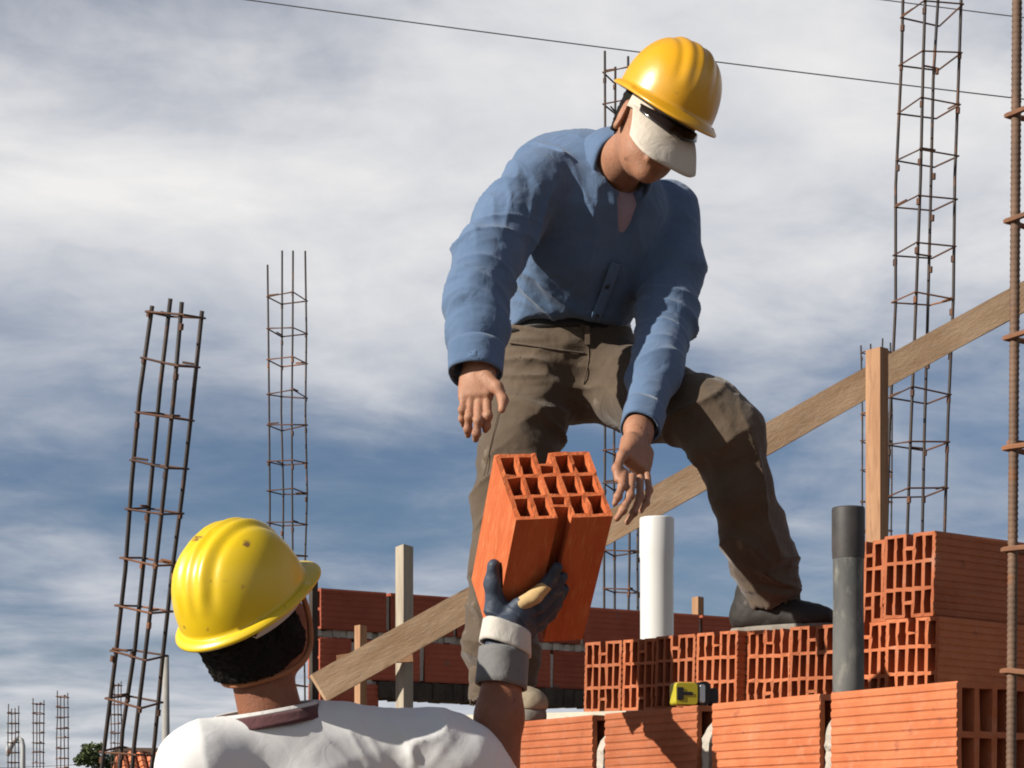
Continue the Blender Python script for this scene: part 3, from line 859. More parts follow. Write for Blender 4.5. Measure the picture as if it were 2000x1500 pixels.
def nets(D, lo, h):
    ins = D < 0
    c = np.zeros(tuple(np.array(D.shape) - 1), np.uint8)
    sl = [(slice(0, -1), slice(1, None))[b] for b in (0, 1)]
    for b in range(8): c += ins[sl[b & 1], sl[b >> 1 & 1], sl[b >> 2 & 1]]
    act = np.argwhere((c > 0) & (c < 8))
    cid = np.full(c.shape, -1, np.int64); cid[act[:, 0], act[:, 1], act[:, 2]] = np.arange(len(act))
    vals = [D[act[:, 0] + (b & 1), act[:, 1] + (b >> 1 & 1), act[:, 2] + (b >> 2 & 1)] for b in range(8)]
    acc = np.zeros((len(act), 3)); cnt = np.zeros(len(act))
    for a in range(8):
        for bit in (1, 2, 4):
            if a & bit: continue
            b = a | bit
            va, vb = vals[a], vals[b]; m = (va < 0) != (vb < 0)
            t = np.where(m, va / np.where(m, va - vb, 1), 0)
            for q in range(3):
                base = (a >> q) & 1
                acc[:, q] += np.where(m, base + (t if (1 << q) == bit else 0), 0)
            cnt += m
    V = (acc / cnt[:, None] + act) * h + lo
    F = []
    for ax in range(3):
        o1, o2 = [(1, 2), (2, 0), (0, 1)][ax]
        s0 = [slice(None)] * 3; s1 = [slice(None)] * 3
        s0[ax] = slice(0, -1); s1[ax] = slice(1, None)
        A = ins[tuple(s0)]; B = ins[tuple(s1)]
        e = np.argwhere(A != B)
        e = e[(e[:, o1] > 0) & (e[:, o2] > 0) & (e[:, o1] < D.shape[o1] - 1) & (e[:, o2] < D.shape[o2] - 1)]
        if not len(e): continue
        def cell(d1, d2):
            q = e.copy(); q[:, o1] -= d1; q[:, o2] -= d2; return cid[q[:, 0], q[:, 1], q[:, 2]]
        q = np.stack((cell(1, 1), cell(0, 1), cell(0, 0), cell(1, 0)), 1)
        fl = A[e[:, 0], e[:, 1], e[:, 2]]
        q[~fl] = q[~fl][:, ::-1]
        F.append(q)
    return V, np.concatenate(F)
def vnormals(V, F):
    n = np.cross(V[F[:, 2]] - V[F[:, 0]], V[F[:, 3]] - V[F[:, 1]])
    N = np.zeros_like(V)
    for q in range(4): np.add.at(N, F[:, q], n)
    return N / (np.linalg.norm(N, axis=1)[:, None] + 1e-12)
def relax(V, F, it=2, f=0.5):
    for _ in range(it):
        S = np.zeros_like(V); C = np.zeros(len(V))
        for q in range(4):
            a, b = F[:, q], F[:, (q + 1) % 4]
            np.add.at(S, a, V[b]); np.add.at(S, b, V[a]); np.add.at(C, a, 1); np.add.at(C, b, 1)
        V = V + f * (S / C[:, None] - V)
    return V
def folds(p, c, rad, across, lam, amp, seed, warp=0.9, sharp=2.0, stretch=4.5):
    """irregular creases: ridges of stretched noise, running square to 'across'"""
    q = p - np.asarray(c); g = np.exp(-((q * q).sum(1)) / rad ** 2)
    a = nrm(across); b = nrm(np.cross(a, (0.31, 0.83, 0.46))); e = np.cross(a, b)
    wv = warp * 0.8 * lam * (2 * np.stack([vnoise(p * 6.0 + seed + 9 * k) for k in range(3)], 1) - 1)
    q = q + wv
    st = np.stack((q @ a / (lam * 1.0), q @ b / (lam * stretch), q @ e / (lam * stretch)), 1) + seed * 3.7
    n = 1 - np.abs(2 * vnoise(st) - 1) ** 0.8
    st2 = st * np.array((1.9, 1.5, 1.5)) + 5.3
    n2 = 1 - np.abs(2 * vnoise(st2) - 1)
    return amp * 1.9 * g * (n ** (sharp * 1.3) - 0.36 + 0.28 * (n2 ** 2 - 0.4))
def big(V, F):
    """fast mesh object data from arrays of quads"""
    return V, F
def mkq(name, V, F, mat, parent=None, smooth=True, **k):
    """object from vertex and quad arrays in world coordinates"""
    V = np.asarray(V, float); lo, hi = V.min(0), V.max(0)
    origin = np.array(((lo[0] + hi[0]) / 2, (lo[1] + hi[1]) / 2, lo[2]))
    me = bpy.data.meshes.new(name)
    me.vertices.add(len(V)); me.vertices.foreach_set('co', (V - origin).astype(np.float32).ravel())
    me.loops.add(F.size); me.loops.foreach_set('vertex_index', F.astype(np.int32).ravel())
    me.polygons.add(len(F)); me.polygons.foreach_set('loop_start', np.arange(0, F.size, 4, dtype=np.int32))
    try: me.polygons.foreach_set('loop_total', np.full(len(F), 4, np.int32))
    except Exception: pass
    me.update(calc_edges=True); me.validate()
    if smooth: me.shade_smooth()
    me.materials.append(mat)
    o = bpy.data.objects.new(name, me); link(o, parent)
    o.location = Vector(origin) - (Vector(wpos(parent)) if parent is not None else Vector((0, 0, 0)))
    tag(o, k.get('label'), k.get('cat'), k.get('group'), k.get('kind'))
    return o
def join(*vf):
    Vs = []; Fs = []; b = 0
    for V, F in vf: Vs.append(V); Fs.append(F + b); b += len(V)
    return np.concatenate(Vs), np.concatenate(Fs)
def gridmesh(fn, nu, nv, closed_u=False):
    """quads of a (u, v) surface"""
    V = [fn(i / (nu if closed_u else nu - 1), j / (nv - 1)) for j in range(nv) for i in range(nu)]
    F = []
    for j in range(nv - 1):
        for i in range(nu if closed_u else nu - 1):
            k = (i + 1) % nu
            F.append((j * nu + i, j * nu + k, (j + 1) * nu + k, (j + 1) * nu + i))
    return np.array(V, float), np.array(F)
def shell(V, F, nu, nv, t, closed_u=False):
    """thickness for a grid surface: offset copy and rim"""
    N = vnormals(V, F); n = len(V)
    V2 = np.concatenate((V + N * t / 2, V - N * t / 2)); F2 = [F, F[:, ::-1] + n]
    rim = []
    def strip(ids):
        for a, b in zip(ids[:-1], ids[1:]): rim.append((a, a + n, b + n, b))
    bot = list(range(nu)); top = [(nv - 1) * nu + i for i in range(nu)]
    if closed_u: bot.append(bot[0]); top.append(top[0])
    strip(bot); strip(top[::-1])
    if not closed_u:
        strip([j * nu for j in range(nv)][::-1]); strip([j * nu + nu - 1 for j in range(nv)])
    return V2, np.concatenate(F2 + [np.array(rim)])

def cloth(name, c1, c2, rough=0.9, weave=900.0, spots=0.0, spot_col=(0.4, 0.35, 0.3), spot_scale=12, wr=0.5):
    m = pmat(name, c1, c2, 6, rough, 0.0, spec=0.15, spots=spots, spot_col=spot_col, spot_scale=spot_scale)
    nt = m.node_tree; b = nt.nodes['Principled BSDF']
    tc = nt.nodes.new('ShaderNodeTexCoord')
    n1 = nt.nodes.new('ShaderNodeTexNoise'); n1.inputs['Scale'].default_value = weave; n1.inputs['Detail'].default_value = 2
    n2 = nt.nodes.new('ShaderNodeTexNoise'); n2.inputs['Scale'].default_value = 20; n2.inputs['Detail'].default_value = 6; n2.inputs['Distortion'].default_value = 1.2
    for n in (n1, n2): nt.links.new(tc.outputs['Object'], n.inputs['Vector'])
    b1 = nt.nodes.new('ShaderNodeBump'); b1.inputs['Strength'].default_value = 0.25; b1.inputs['Distance'].default_value = 0.0008
    b2 = nt.nodes.new('ShaderNodeBump'); b2.inputs['Strength'].default_value = wr; b2.inputs['Distance'].default_value = 0.008
    nt.links.new(n2.outputs['Fac'], b2.inputs['Height']); nt.links.new(n1.outputs['Fac'], b1.inputs['Height'])
    nt.links.new(b2.outputs[0], b1.inputs['Normal']); nt.links.new(b1.outputs[0], b.inputs['Normal'])
    b.inputs['Sheen Weight'].default_value = 0.15
    return m
M_shirt = cloth('blue_work_shirt', (0.105, 0.172, 0.295), (0.130, 0.205, 0.345))
M_trouser = cloth('brown_trousers', (0.100, 0.072, 0.050), (0.138, 0.101, 0.070), spots=0.3, spot_col=(0.21, 0.17, 0.13))
M_belt = pmat('black_leather', (0.012, 0.011, 0.010), rough=0.5)
M_under = cloth('lilac_undershirt', (0.42, 0.32, 0.40), (0.48, 0.38, 0.46))
M_tee = cloth('white_tshirt', (0.84, 0.84, 0.84), (0.90, 0.90, 0.89), wr=0.15)
M_tee_band = cloth('maroon_collar_band', (0.10, 0.04, 0.045), (0.13, 0.055, 0.06))
M_tee_piping = cloth('white_collar_edge', (0.7, 0.68, 0.66), (0.76, 0.74, 0.72))
M_jean = cloth('dark_work_jeans', (0.03, 0.04, 0.07), (0.045, 0.055, 0.09))
M_hat1 = pmat('amber_hard_hat', (0.82, 0.40, 0.008), (0.86, 0.44, 0.012), 5, 0.36, 0.10, 90, spec=0.5, coat=0.12, spots=0.35, spot_scale=26, spot_col=(0.50, 0.26, 0.05), rough_var=0.12, dust=0.35, dust_col=(0.78, 0.52, 0.20))
M_hat2 = pmat('yellow_hard_hat', (0.88, 0.60, 0.006), (0.92, 0.64, 0.010), 5, 0.38, 0.10, 90, spec=0.5, coat=0.10, spots=0.30, spot_scale=19, spot_col=(0.26, 0.14, 0.04), rough_var=0.12, dust=0.35, dust_col=(0.80, 0.62, 0.18))
M_cap = cloth('cream_cap', (0.70, 0.62, 0.52), (0.76, 0.68, 0.58))
M_lens = pmat('smoked_lens', (0.022, 0.017, 0.018), rough=0.15, spec=0.5)
M_hair = pmat('black_hair', (0.008, 0.007, 0.006), (0.014, 0.011, 0.010), 40, 0.8, 0.5, 300, bdist=0.002, spec=0.12)
M_glove = pmat('navy_rubber_glove', (0.035, 0.05, 0.08), (0.055, 0.075, 0.115), 20, 0.6, 0.4, 200, spots=0.3, spot_scale=40, spot_col=(0.12, 0.12, 0.11))
M_knit = cloth('grey_knit_cuff', (0.17, 0.17, 0.175), (0.22, 0.215, 0.21), weave=500)
M_knit_w = cloth('white_knit_band', (0.62, 0.58, 0.52), (0.70, 0.66, 0.60), weave=500)
M_buff = cloth('buff_knit_back', (0.60, 0.40, 0.18), (0.68, 0.48, 0.24), weave=500)
M_boot = pmat('scuffed_dark_boot', (0.018, 0.015, 0.013), (0.034, 0.028, 0.024), 14, 0.7, 0.5, 80, spots=0.4, spot_scale=25, spot_col=(0.10, 0.085, 0.07))
M_boot_b = pmat('dusty_beige_boot', (0.36, 0.29, 0.20), (0.46, 0.38, 0.27), 14, 0.85, 0.5, 80)
M_sole = pmat('dusty_grey_sole', (0.20, 0.18, 0.155), (0.32, 0.29, 0.25), 20, 0.9, 0.5, 80)
M_strap = pmat('tan_strap', (0.36, 0.13, 0.05), (0.45, 0.18, 0.08), 20, 0.7)
M_eye = pmat('eye', (0.6, 0.57, 0.53), rough=0.2)
def skin(name, c1, c2, c3):
    m = pmat(name, c1, c2, 22, 0.58, 0.8, 190, c3=c3, spec=0.3, bdist=0.0016, spots=0.3, spot_scale=45, spot_col=tuple(0.62 * x for x in c1), rough_var=0.12)
    b = m.node_tree.nodes['Principled BSDF']
    b.inputs['Subsurface Weight'].default_value = 0.12; b.inputs['Subsurface Radius'].default_value = (0.012, 0.004, 0.002); b.inputs['Subsurface Scale'].default_value = 0.5
    return m
M_skin1 = skin('tanned_skin', (0.40, 0.195, 0.115), (0.48, 0.24, 0.145), (0.44, 0.17, 0.10))
M_skin2 = skin('brown_skin', (0.26, 0.098, 0.05), (0.31, 0.12, 0.062), (0.28, 0.095, 0.05))

def head_field(O, Fv, Lv, Uv, neck_to, h=0.0025, s=1.0):
    """head in its own frame: f forward, l left, u up, origin at ear height"""
    f = Field(h, 0.018)
    def q(a, b, c): return O + s * (Fv * a + Lv * b + Uv * c)
    A = (Fv, Lv, Uv)
    f.ell(q(-.018, 0, .032), A, np.array((.100, .076, .088)) * s)
    f.ell(q(.022, 0, -.028), A, np.array((.074, .066, .085)) * s, 0.03)
    f.ell(q(.038, 0, -.072), A, np.array((.052, .052, .042)) * s, 0.03)
    f.ell(q(.078, 0, -.098), A, np.array((.020, .022, .018)) * s, 0.025)
    f.cone(q(.092, 0, .004), q(.112, 0, -.030), .008 * s, .0125 * s, 0.014)
    for sg in (-1, 1):
        f.ell(q(.100, sg * .013, -.034), A, np.array((.012, .009, .008)) * s, 0.008)
        f.ell(q(.066, sg * .036, -.022), A, np.array((.022, .022, .022)) * s, 0.02)      # cheekbone
        f.ell(q(.088, sg * .031, .004), A, np.array((.014, .017, .011)) * s, 0.012, True)  # eye socket
        f.cone(q(.086, sg * .012, .020), q(.078, sg * .045, .021), .009 * s, .008 * s, 0.014)   # brow
        e = nrm(Fv * -0.25 + Lv * sg)
        ea = (nrm(np.cross(Uv, e)), e, Uv)
        f.ell(q(-.006, sg * .079, -.012), ea, np.array((.019, .008, .032)) * s, 0.006)
        f.ell(q(-.002, sg * .087, -.010), ea, np.array((.011, .006, .022)) * s, 0.005, True)
        f.ell(q(-.004, sg * .080, -.038), ea, np.array((.010, .007, .010)) * s, 0.005)
    f.cone(q(.094, -.018, -.058), q(.094, .018, -.058), .0055 * s, .0055 * s, 0.008)
    f.cone(q(.093, -.016, -.069), q(.093, .016, -.069), .0062 * s, .0062 * s, 0.008)
    f.cone(q(.106, -.020, -.0635), q(.106, .020, -.0635), .0035 * s, .0035 * s, 0.004, sub=True)
    f.cone(q(-.026, 0, -.045), neck_to, .054 * s, .058 * s, 0.03)
    return f, q
def eyes(q, parent, s=1.0):
    for sg in (-1, 1):
        c = q(.079, sg * .031, .003); m = MB()
        n = 12; V = []; F = []
        for j in range(7):
            for i in range(n):
                a = 2 * math.pi * i / n; b = math.pi * (j + 0.02) / 6.04
                V.append(c + 0.0115 * np.array((math.sin(b) * math.cos(a), math.sin(b) * math.sin(a), math.cos(b))))
        F = [(j * n + i, j * n + (i + 1) % n, (j + 1) * n + (i + 1) % n, (j + 1) * n + i) for j in range(6) for i in range(n)]
        mkq('eye', np.array(V), np.array(F), M_eye, parent)
def hard_hat(C, Fv, Lv, Uv, mat, parent, s=1.0, ridge_amp=0.005, peak=0.048):
    """C = centre of the rim; dome, ridges, gutter lip and peak"""
    nu, nv = 96, 40
    rf, rb, rl, hu = 0.126 * s, 0.130 * s, 0.110 * s, 0.138 * s
    def pt(a, v):
        th = 2 * math.pi * a; c, sn = math.cos(th), math.sin(th)
        front = max(c, 0)
        if v >= 0.28:                                   # dome
            w = (v - 0.28) / 0.72; ph = w * math.pi / 2
            rad = math.cos(ph) ** 0.82; z = math.sin(ph) ** 0.96 * hu + 0.004
            f_ = (rf if c > 0 else rb) * c * rad; l_ = rl * sn * rad
            x = l_ / rl
            band = sum(math.exp(-((l_ - o) / (0.0085 * s)) ** 2) for o in (-0.027 * s, 0, 0.027 * s))
            env = min(1, max(0, (z / hu - 0.32) / 0.25))
            amp = ridge_amp * band * env
            nrm_ = np.array((f_ / rf, l_ / rl, z / hu * 0.9)); nrm_ /= np.linalg.norm(nrm_) + 1e-9
            plate = 0.003 * math.exp(-((abs(l_) - 0.046 * s) / (0.006 * s)) ** 2) * env
            f_, l_, z = np.array((f_, l_, z)) + nrm_ * (amp - plate)
        else:                                          # rim: gutter, lip, peak
            w = v / 0.28                               # 1 at dome, 0 at inner edge below
            bw = (0.011 + 0.006 * max(-c, 0) ** 2 + peak * front ** 2.6) * s
            if w > 0.35:
                k = (1 - w) / 0.65
                ext = bw * k; dz = -0.006 * math.sin(k * math.pi / 2) - 0.010 * k * k * front ** 2 + (0.004 * math.sin(k * math.pi) if front < 0.4 else 0) + 0.004
            elif w > 0.18:
                k = (0.35 - w) / 0.17
                ext = bw + 0.001 * math.sin(k * math.pi); dz = -0.002 - 0.006 * k - 0.010 * front ** 2
            else:
                k = w / 0.18
                ext = -0.008 + (bw + 0.008) * k; dz = -0.008 - 0.010 * front ** 2 * k - 0.002 * (1 - k)
            f_ = ((rf if c > 0 else rb) + ext) * c; l_ = (rl + ext) * sn; z = dz * s
        return C + Fv * f_ + Lv * l_ + Uv * z
    V, F = gridmesh(pt, nu, nv, True)
    V = np.array(V); n = len(V)
    # inner lining: dome offset inwards
    def pin(a, v):
        th = 2 * math.pi * a; c, sn = math.cos(th), math.sin(th); ph = v * math.pi / 2
        rad = math.cos(ph) ** 0.82; z = math.sin(ph) * (hu - 0.006) - 0.008 * (1 - v)
        return C + Fv * ((rf if c > 0 else rb) - 0.007) * c * rad + Lv * (rl - 0.007) * sn * rad + Uv * z
    V2, F2 = gridmesh(pin, 48, 12, True)
    V, F = join((V, F), (V2, F2[:, ::-1]))
    return mkq('hard_hat', V, F, mat, parent)
def hand_field(wrist, fore, palm_c, palm_axes, palm_half, fingers, thumb, rf, h=0.002, fat=1.0):
    f = Field(h, 0.010)
    f.cone(fore, wrist, 0.033 * fat, 0.027 * fat, 0.02, palm_axes[1], (1.0, 1.15))
    f.box(palm_c, palm_axes, palm_half, 0.011 * fat, 0.018)
    f.cone(wrist, palm_c, 0.026 * fat, 0.022 * fat, 0.02, palm_axes[1], (1.15, 1.3))
    for pts, sc_ in fingers:
        rs = [rf * sc_ * x * fat for x in (1.06, 0.97, 0.90, 0.74)][:len(pts)]
        f.chain(pts, rs, 0.006)
        for p, r_ in zip(pts[1:-1], rs[1:-1]): f.ell(p, np.eye(3), np.array((1, 1, 1)) * r_ * 1.12, 0.004)
    rs = [rf * x * fat for x in (1.65, 1.2, 1.08, 0.85)][-len(thumb):] if len(thumb) < 4 else [rf * x * fat for x in (1.6, 1.2, 1.08, 0.85)]
    f.chain(thumb, rs, 0.010)
    return f
def smooth_path(p, n=6):
    p = [np.asarray(x) for x in p]; out = []
    for i in range(len(p) - 1):
        p0, p1, p2, p3 = p[max(i - 1, 0)], p[i], p[i + 1], p[min(i + 2, len(p) - 1)]
        for k in range(n):
            t = k / n; out.append(0.5 * ((2 * p1) + (p2 - p0) * t + (2 * p0 - 5 * p1 + 4 * p2 - p3) * t * t + (3 * p1 - p0 - 3 * p2 + p3) * t ** 3))
    out.append(p[-1]); return out
# ------------------------------------------------------------------ the man on the wall
hF = nrm((0.27, -0.84, -0.47)); hU = np.array((0.45, -0.326, 0.84)); hU = nrm(hU - hF * (hU @ hF)); hL = np.cross(hU, hF)
hC = P(1300, 205, 4.50)                      # centre of the hat rim
hO = hC - hU * 0.046 - hF * 0.002
neckN = P(1208, 325, 4.69)
ff, hq = head_field(hO, hF, hL, hU, neckN, 0.0026)
headVF = ff.build()
# hands
def fing(*p): return [P(*q) for q in p]
# right hand (image left), hanging, back to the camera
ax_n = nrm((-0.25, -0.95, 0.1)); ax_d = nrm(P(930, 800, 4.37) - P(938, 715, 4.43)); ax_s = nrm(np.cross(ax_n, ax_d)); ax_n = np.cross(ax_d, ax_s)
D = 4.39
rh = hand_field(P(937, 716, 4.43), P(933, 640, 4.465), P(931, 757, 4.41), (ax_d, ax_s, ax_n), (0.026, 0.027, 0.004),
    [(fing((951, 782, D), (953, 812, D - .02), (950, 832, D - .01), (948, 840, D + .0)), 1.0),
     (fing((936, 787, D), (934, 822, D - .025), (931, 846, D - .02), (929, 858, D)), 1.03),
     (fing((919, 785, D + .005), (916, 815, D - .015), (914, 838, D - .005), (914, 850, D + .01)), 0.97),
     (fing((906, 778, D + .01), (903, 800, D - .005), (903, 818, D + .005), (905, 830, D + .02)), 0.85)],
    fing((950, 735, 4.40), (972, 757, 4.38), (983, 782, 4.37), (980, 800, 4.36)), 0.0092)
# left hand (image right), reaching down to the brick
D = 4.350
bx_d = nrm(P(1232, 940, 4.370) - P(1247, 850, 4.490)); bx_n = nrm((0.55, -0.8, 0.1)); bx_s = nrm(np.cross(bx_n, bx_d)); bx_n = np.cross(bx_d, bx_s)
lh = hand_field(P(1247, 842, 4.495), P(1263, 785, 4.580), P(1242, 890, 4.420), (bx_d, bx_s, bx_n), (0.032, 0.028, 0.006),
    [(fing((1219, 922, 4.350), (1215, 950, 4.315), (1207, 970, 4.300), (1201, 983, 4.300)), 1.0),
     (fing((1234, 932, 4.345), (1231, 968, 4.310), (1217, 996, 4.290), (1205, 1013, 4.290)), 1.03),
     (fing((1250, 934, 4.360), (1250, 971, 4.335), (1238, 1001, 4.315), (1225, 1020, 4.310)), 0.98),
     (fing((1264, 928, 4.380), (1268, 958, 4.365), (1262, 982, 4.350), (1252, 998, 4.340)), 0.85)],
    fing((1238, 866, 4.420), (1215, 890, 4.370), (1205, 915, 4.345), (1206, 936, 4.335)), 0.0085)
# hidden core so that the body is one figure
core = Field(0.009, 0.03)
core.chain([P(1110, 700, 4.97), P(1118, 610, 4.96), P(1140, 510, 4.90), P(1165, 430, 4.82), neckN], [0.080, 0.070, 0.085, 0.100, 0.05], w=(1, 0.4, -0.2), flats=[1.1, 1.1, 1.1, 1.2, 1.0])
core.chain([P(1056, 385, 4.68), P(936, 570, 4.50), P(934, 660, 4.47)], [0.05, 0.042, 0.033])
core.chain([P(1300, 420, 4.90), P(1302, 620, 4.78), P(1278, 735, 4.645), P(1264, 785, 4.575)], [0.05, 0.042, 0.033, 0.028])
core.chain([P(1045, 740, 4.93), P(995, 1010, 4.83), P(985, 1360, 4.78)], [0.08, 0.055, 0.042])
core.chain([P(1200, 735, 4.92), P(1418, 825, 4.69), P(1500, 1170, 4.88)], [0.08, 0.052, 0.040])
V, F_ = join(headVF, rh.build(), lh.build(), core.build())
man = mkq('person', V, F_, M_skin1, label='man in blue shirt and amber hard hat bending down from the wall', cat='person')
eyes(hq, man)
# hair: back of the head below the cap
hf = Field(0.003, 0.01)
hf.ell(hq(-.024, 0, .026), (hF, hL, hU), (.101, .0795, .088))
hf.ell(hq(-.075, 0, -.03), (hF, hL, hU), (.042, .055, .05), 0.02)
for sg in (-1, 1): hf.cone(hq(-.03, sg * .072, .0), hq(-.045, sg * .066, -.045), .012, .009, 0.01)
hf.ell(hq(.075, 0, 0.0), (hF, hL, hU), (.095, .12, .14), 0.0, True)
V, F_ = hf.build(); N_ = vnormals(V, F_); V = V + N_ * ((vnoise(V * 160) - 0.5) * 0.006)[:, None]
mkq('hair', V, F_, M_hair, man)
# cap with its peak, under the hat
def cap_pt(a, v):
    th = (a - 0.5) * 2 * R(80); c, sn = math.cos(th), math.sin(th)
    z = -0.004 + 0.05 * v - 0.018 * (1 - c) * (1 - v) * 0.2
    return hq((.114 - .006 * v) * c - .012, (.0835 - .003 * v) * sn, z + 0.014)
V, F_ = gridmesh(cap_pt, 48, 6); V, F_ = shell(V, F_, 48, 6, 0.003)
cap = mkq('cap', V, F_, M_cap, man)
def peak_pt(a, v):
    th = (a - 0.5) * 2 * R(70); c, sn = math.cos(th), math.sin(th)
    k = max(0, c) ** 0.5
    l0, f0_ = .084 * sn, .110 * c - .012
    l1 = .090 * np.sign(sn) * abs(sn) ** 0.80
    f1_ = (.110 * c - .012) * (1 - k) + k * (0.182 - 0.016 * (abs(sn)) ** 3)
    l_ = l0 + (l1 - l0) * v; f_ = f0_ + (f1_ - f0_) * v
    z = 0.016 - 0.080 * v ** 1.1 * (0.05 + 0.95 * k) - 0.012 * (l_ / 0.09) ** 2 * (0.35 + 0.65 * v) + 0.006 * math.sin(v * 3.14)
    return hq(f_, l_, z)
V, F_ = gridmesh(peak_pt, 56, 14); V, F_ = shell(V, F_, 56, 14, 0.004)
mkq('cap_peak', V, F_, M_cap, cap)
def lens_pt(a, v):
    th = (a - 0.5) * 2 * R(60); c, sn = math.cos(th), math.sin(th)
    notch = 0.010 * math.exp(-(th / 0.10) ** 2)
    s_ = 0.06 + (0.38 - notch * 8 - 0.16 * abs(a - 0.5) * 2) * v
    p = peak_pt((th / R(70)) / 2 + 0.5, s_)
    return p + hU * (0.007 + 0.005 * math.sin(v * math.pi) + 0.004 * (1 - v)) + hF * 0.002
V, F_ = gridmesh(lens_pt, 48, 10); V, F_ = shell(V, F_, 48, 10, 0.0035)
mkq('sunglasses', V, F_, M_lens, cap)
hat1 = hard_hat(hC, hF, hL, hU, M_hat1, man, 0.99, 0.0026, 0.036)

# shirt
sh = Field(0.0045, 0.035)
lat = nrm(P(1310, 410, 4.93) - P(1030, 345, 4.65))
spine = [P(1107, 645, 4.95), P(1122, 560, 4.90), P(1152, 470, 4.83), P(1168, 400, 4.78), P(1172, 335, 4.76)]
sh.chain(spine, [0.124, 0.132, 0.140, 0.130, 0.085], w=lat, flats=[1.24, 1.20, 1.26, 1.36, 1.35])
sh.ell(P(1100, 330, 4.80), np.eye(3), (0.12, 0.10, 0.085), 0.05)
sh.box(P(1107, 652, 4.95) - np.array((0, 0, 0.1)), np.eye(3), (0.3, 0.3, 0.1), 0.0, 0.01, True)      # hem, cut level
rs_ = [P(1046, 372, 4.66), P(990, 440, 4.60), P(950, 510, 4.54), P(934, 575, 4.50), P(931, 640, 4.47), P(928, 728, 4.43)]
sh.chain(rs_, [0.080, 0.074, 0.071, 0.066, 0.059, 0.053], 0.035)
ls_ = [P(1300, 420, 4.90), P(1310, 520, 4.85), P(1302, 620, 4.78), P(1278, 730, 4.65), P(1250, 835, 4.51)]
sh.chain(ls_, [0.082, 0.076, 0.070, 0.056, 0.0405], 0.03)
# cuffs: hollow ends
def hollow(f, a, b, r, out=0.05):
    d = nrm(b - a); f.cone(b - d * 0.045, b + d * out, r, r * 1.05, 0.0, sub=True)
def flatend(f, a, b, r, size=0.2):
    d = nrm(b - a); u = nrm(np.cross(d, (0.3, 0.8, 0.1))); w = np.cross(d, u)
    f.box(b + d * size, (d, u, w), (size, size * 0.55, size * 0.55), 0.0, 0.006, True)
flatend(sh, rs_[-2], rs_[-1], 0, 0.10); hollow(sh, rs_[-2], rs_[-1], 0.047)
flatend(sh, ls_[-2], ls_[-1], 0, 0.10); hollow(sh, ls_[-2], ls_[-1], 0.034)
# open neck and chest
sh.cone(P(1206, 350, 4.72), P(1235, 300, 4.62), 0.050, 0.075, 0.01, sub=True)
sh.chain([P(1236, 395, 4.66), P(1226, 450, 4.68), P(1204, 515, 4.71)], [0.036, 0.020, 0.006], 0.006, sub=True)
V, F_ = sh.build()
V = relax(V, F_, 1)
d = np.zeros(len(V))
armR = nrm(rs_[3] - rs_[0]); foreR = nrm(rs_[5] - rs_[3]); armL = nrm(ls_[2] - ls_[0]); foreL = nrm(ls_[4] - ls_[2])
tilt = nrm(armR + 0.9 * lat)
d += folds(V, rs_[1], 0.11, nrm(lat + 0.35 * armR), 0.051, 0.014, 1.0, 0.7)
d += folds(V, P(1080, 330, 4.68), 0.11, nrm(lat - 0.2 * armR), 0.051, 0.014, 2.0, 0.6)
d += folds(V, rs_[2], 0.10, nrm(armR + 0.55 * lat), 0.056, 0.0093, 3.0, 0.8)
d += folds(V, rs_[3], 0.10, nrm(armR + 0.15 * lat), 0.053, 0.0105, 4.0, 0.8)
d += folds(V, rs_[4] * 0.6 + rs_[5] * 0.4, 0.085, nrm(foreR - 0.6 * lat), 0.047, 0.011, 5.0, 0.9)
d += folds(V, P(1040, 560, 4.78), 0.10, nrm((0.6, 0, 0.8)), 0.055, 0.012, 6.0, 0.8)
d += folds(V, P(1110, 625, 4.83), 0.16, nrm((1, 0, -0.2)), 0.08, 0.010, 7.0, 0.8)
d += folds(V, P(1150, 480, 4.70), 0.16, nrm((1, 0, 0.45)), 0.12, 0.009, 8.0, 0.8)
d += folds(V, ls_[1], 0.12, nrm(armL + 0.5 * lat), 0.08, 0.0080, 9.0, 0.9)
d += folds(V, ls_[2], 0.11, nrm(armL * 1.0 - 0.3 * lat), 0.065, 0.0090, 10.0, 0.9)
d += folds(V, ls_[3], 0.10, nrm(foreL + 0.5 * lat), 0.065, 0.009, 11.0, 0.9)
d += 0.007 * (fbm(V * 12.0, 3) - 0.5) + 0.003 * (fbm(V * 40.0, 2) - 0.5)
V = V + vnormals(V, F_) * d[:, None]
V = relax(V, F_, 1, 0.35)
shirt = mkq('shirt', V, F_, M_shirt, man)
shirtV = V
# cuff bands
def band(a, b, r0, r1, mat, name, parent, n=36, t=0.004, wob=0.003, seed=0, slant=0.0):
    dd = nrm(b - a); u = nrm(np.cross(dd, (0.2, 0.9, 0.3))); w_ = np.cross(dd, u)
    def fn(x, y):
        th = 2 * math.pi * x; r = r0 + (r1 - r0) * y + wob * (math.sin(3 * th + seed) * 0.6 + math.sin(5 * th + 2 * seed) * 0.4)
        return a + (b - a) * y - dd * slant * r * (u[0] * math.cos(th) + w_[0] * math.sin(th)) + r * (math.cos(th) * u + math.sin(th) * w_)
    V, F_ = gridmesh(fn, n, 8, True); V, F_ = shell(V, F_, n, 8, t, True)
    return mkq(name, V, F_, mat, parent)
dR = nrm(rs_[5] - rs_[4]); dL = nrm(ls_[4] - ls_[3])
band(rs_[5] - dR * 0.062, rs_[5] + dR * 0.006, 0.0605, 0.0565, M_shirt, 'cuff', shirt, seed=1)
band(ls_[4] - dL * 0.060, ls_[4] + dL * 0.004, 0.0465, 0.0425, M_shirt, 'cuff', shirt, seed=2)
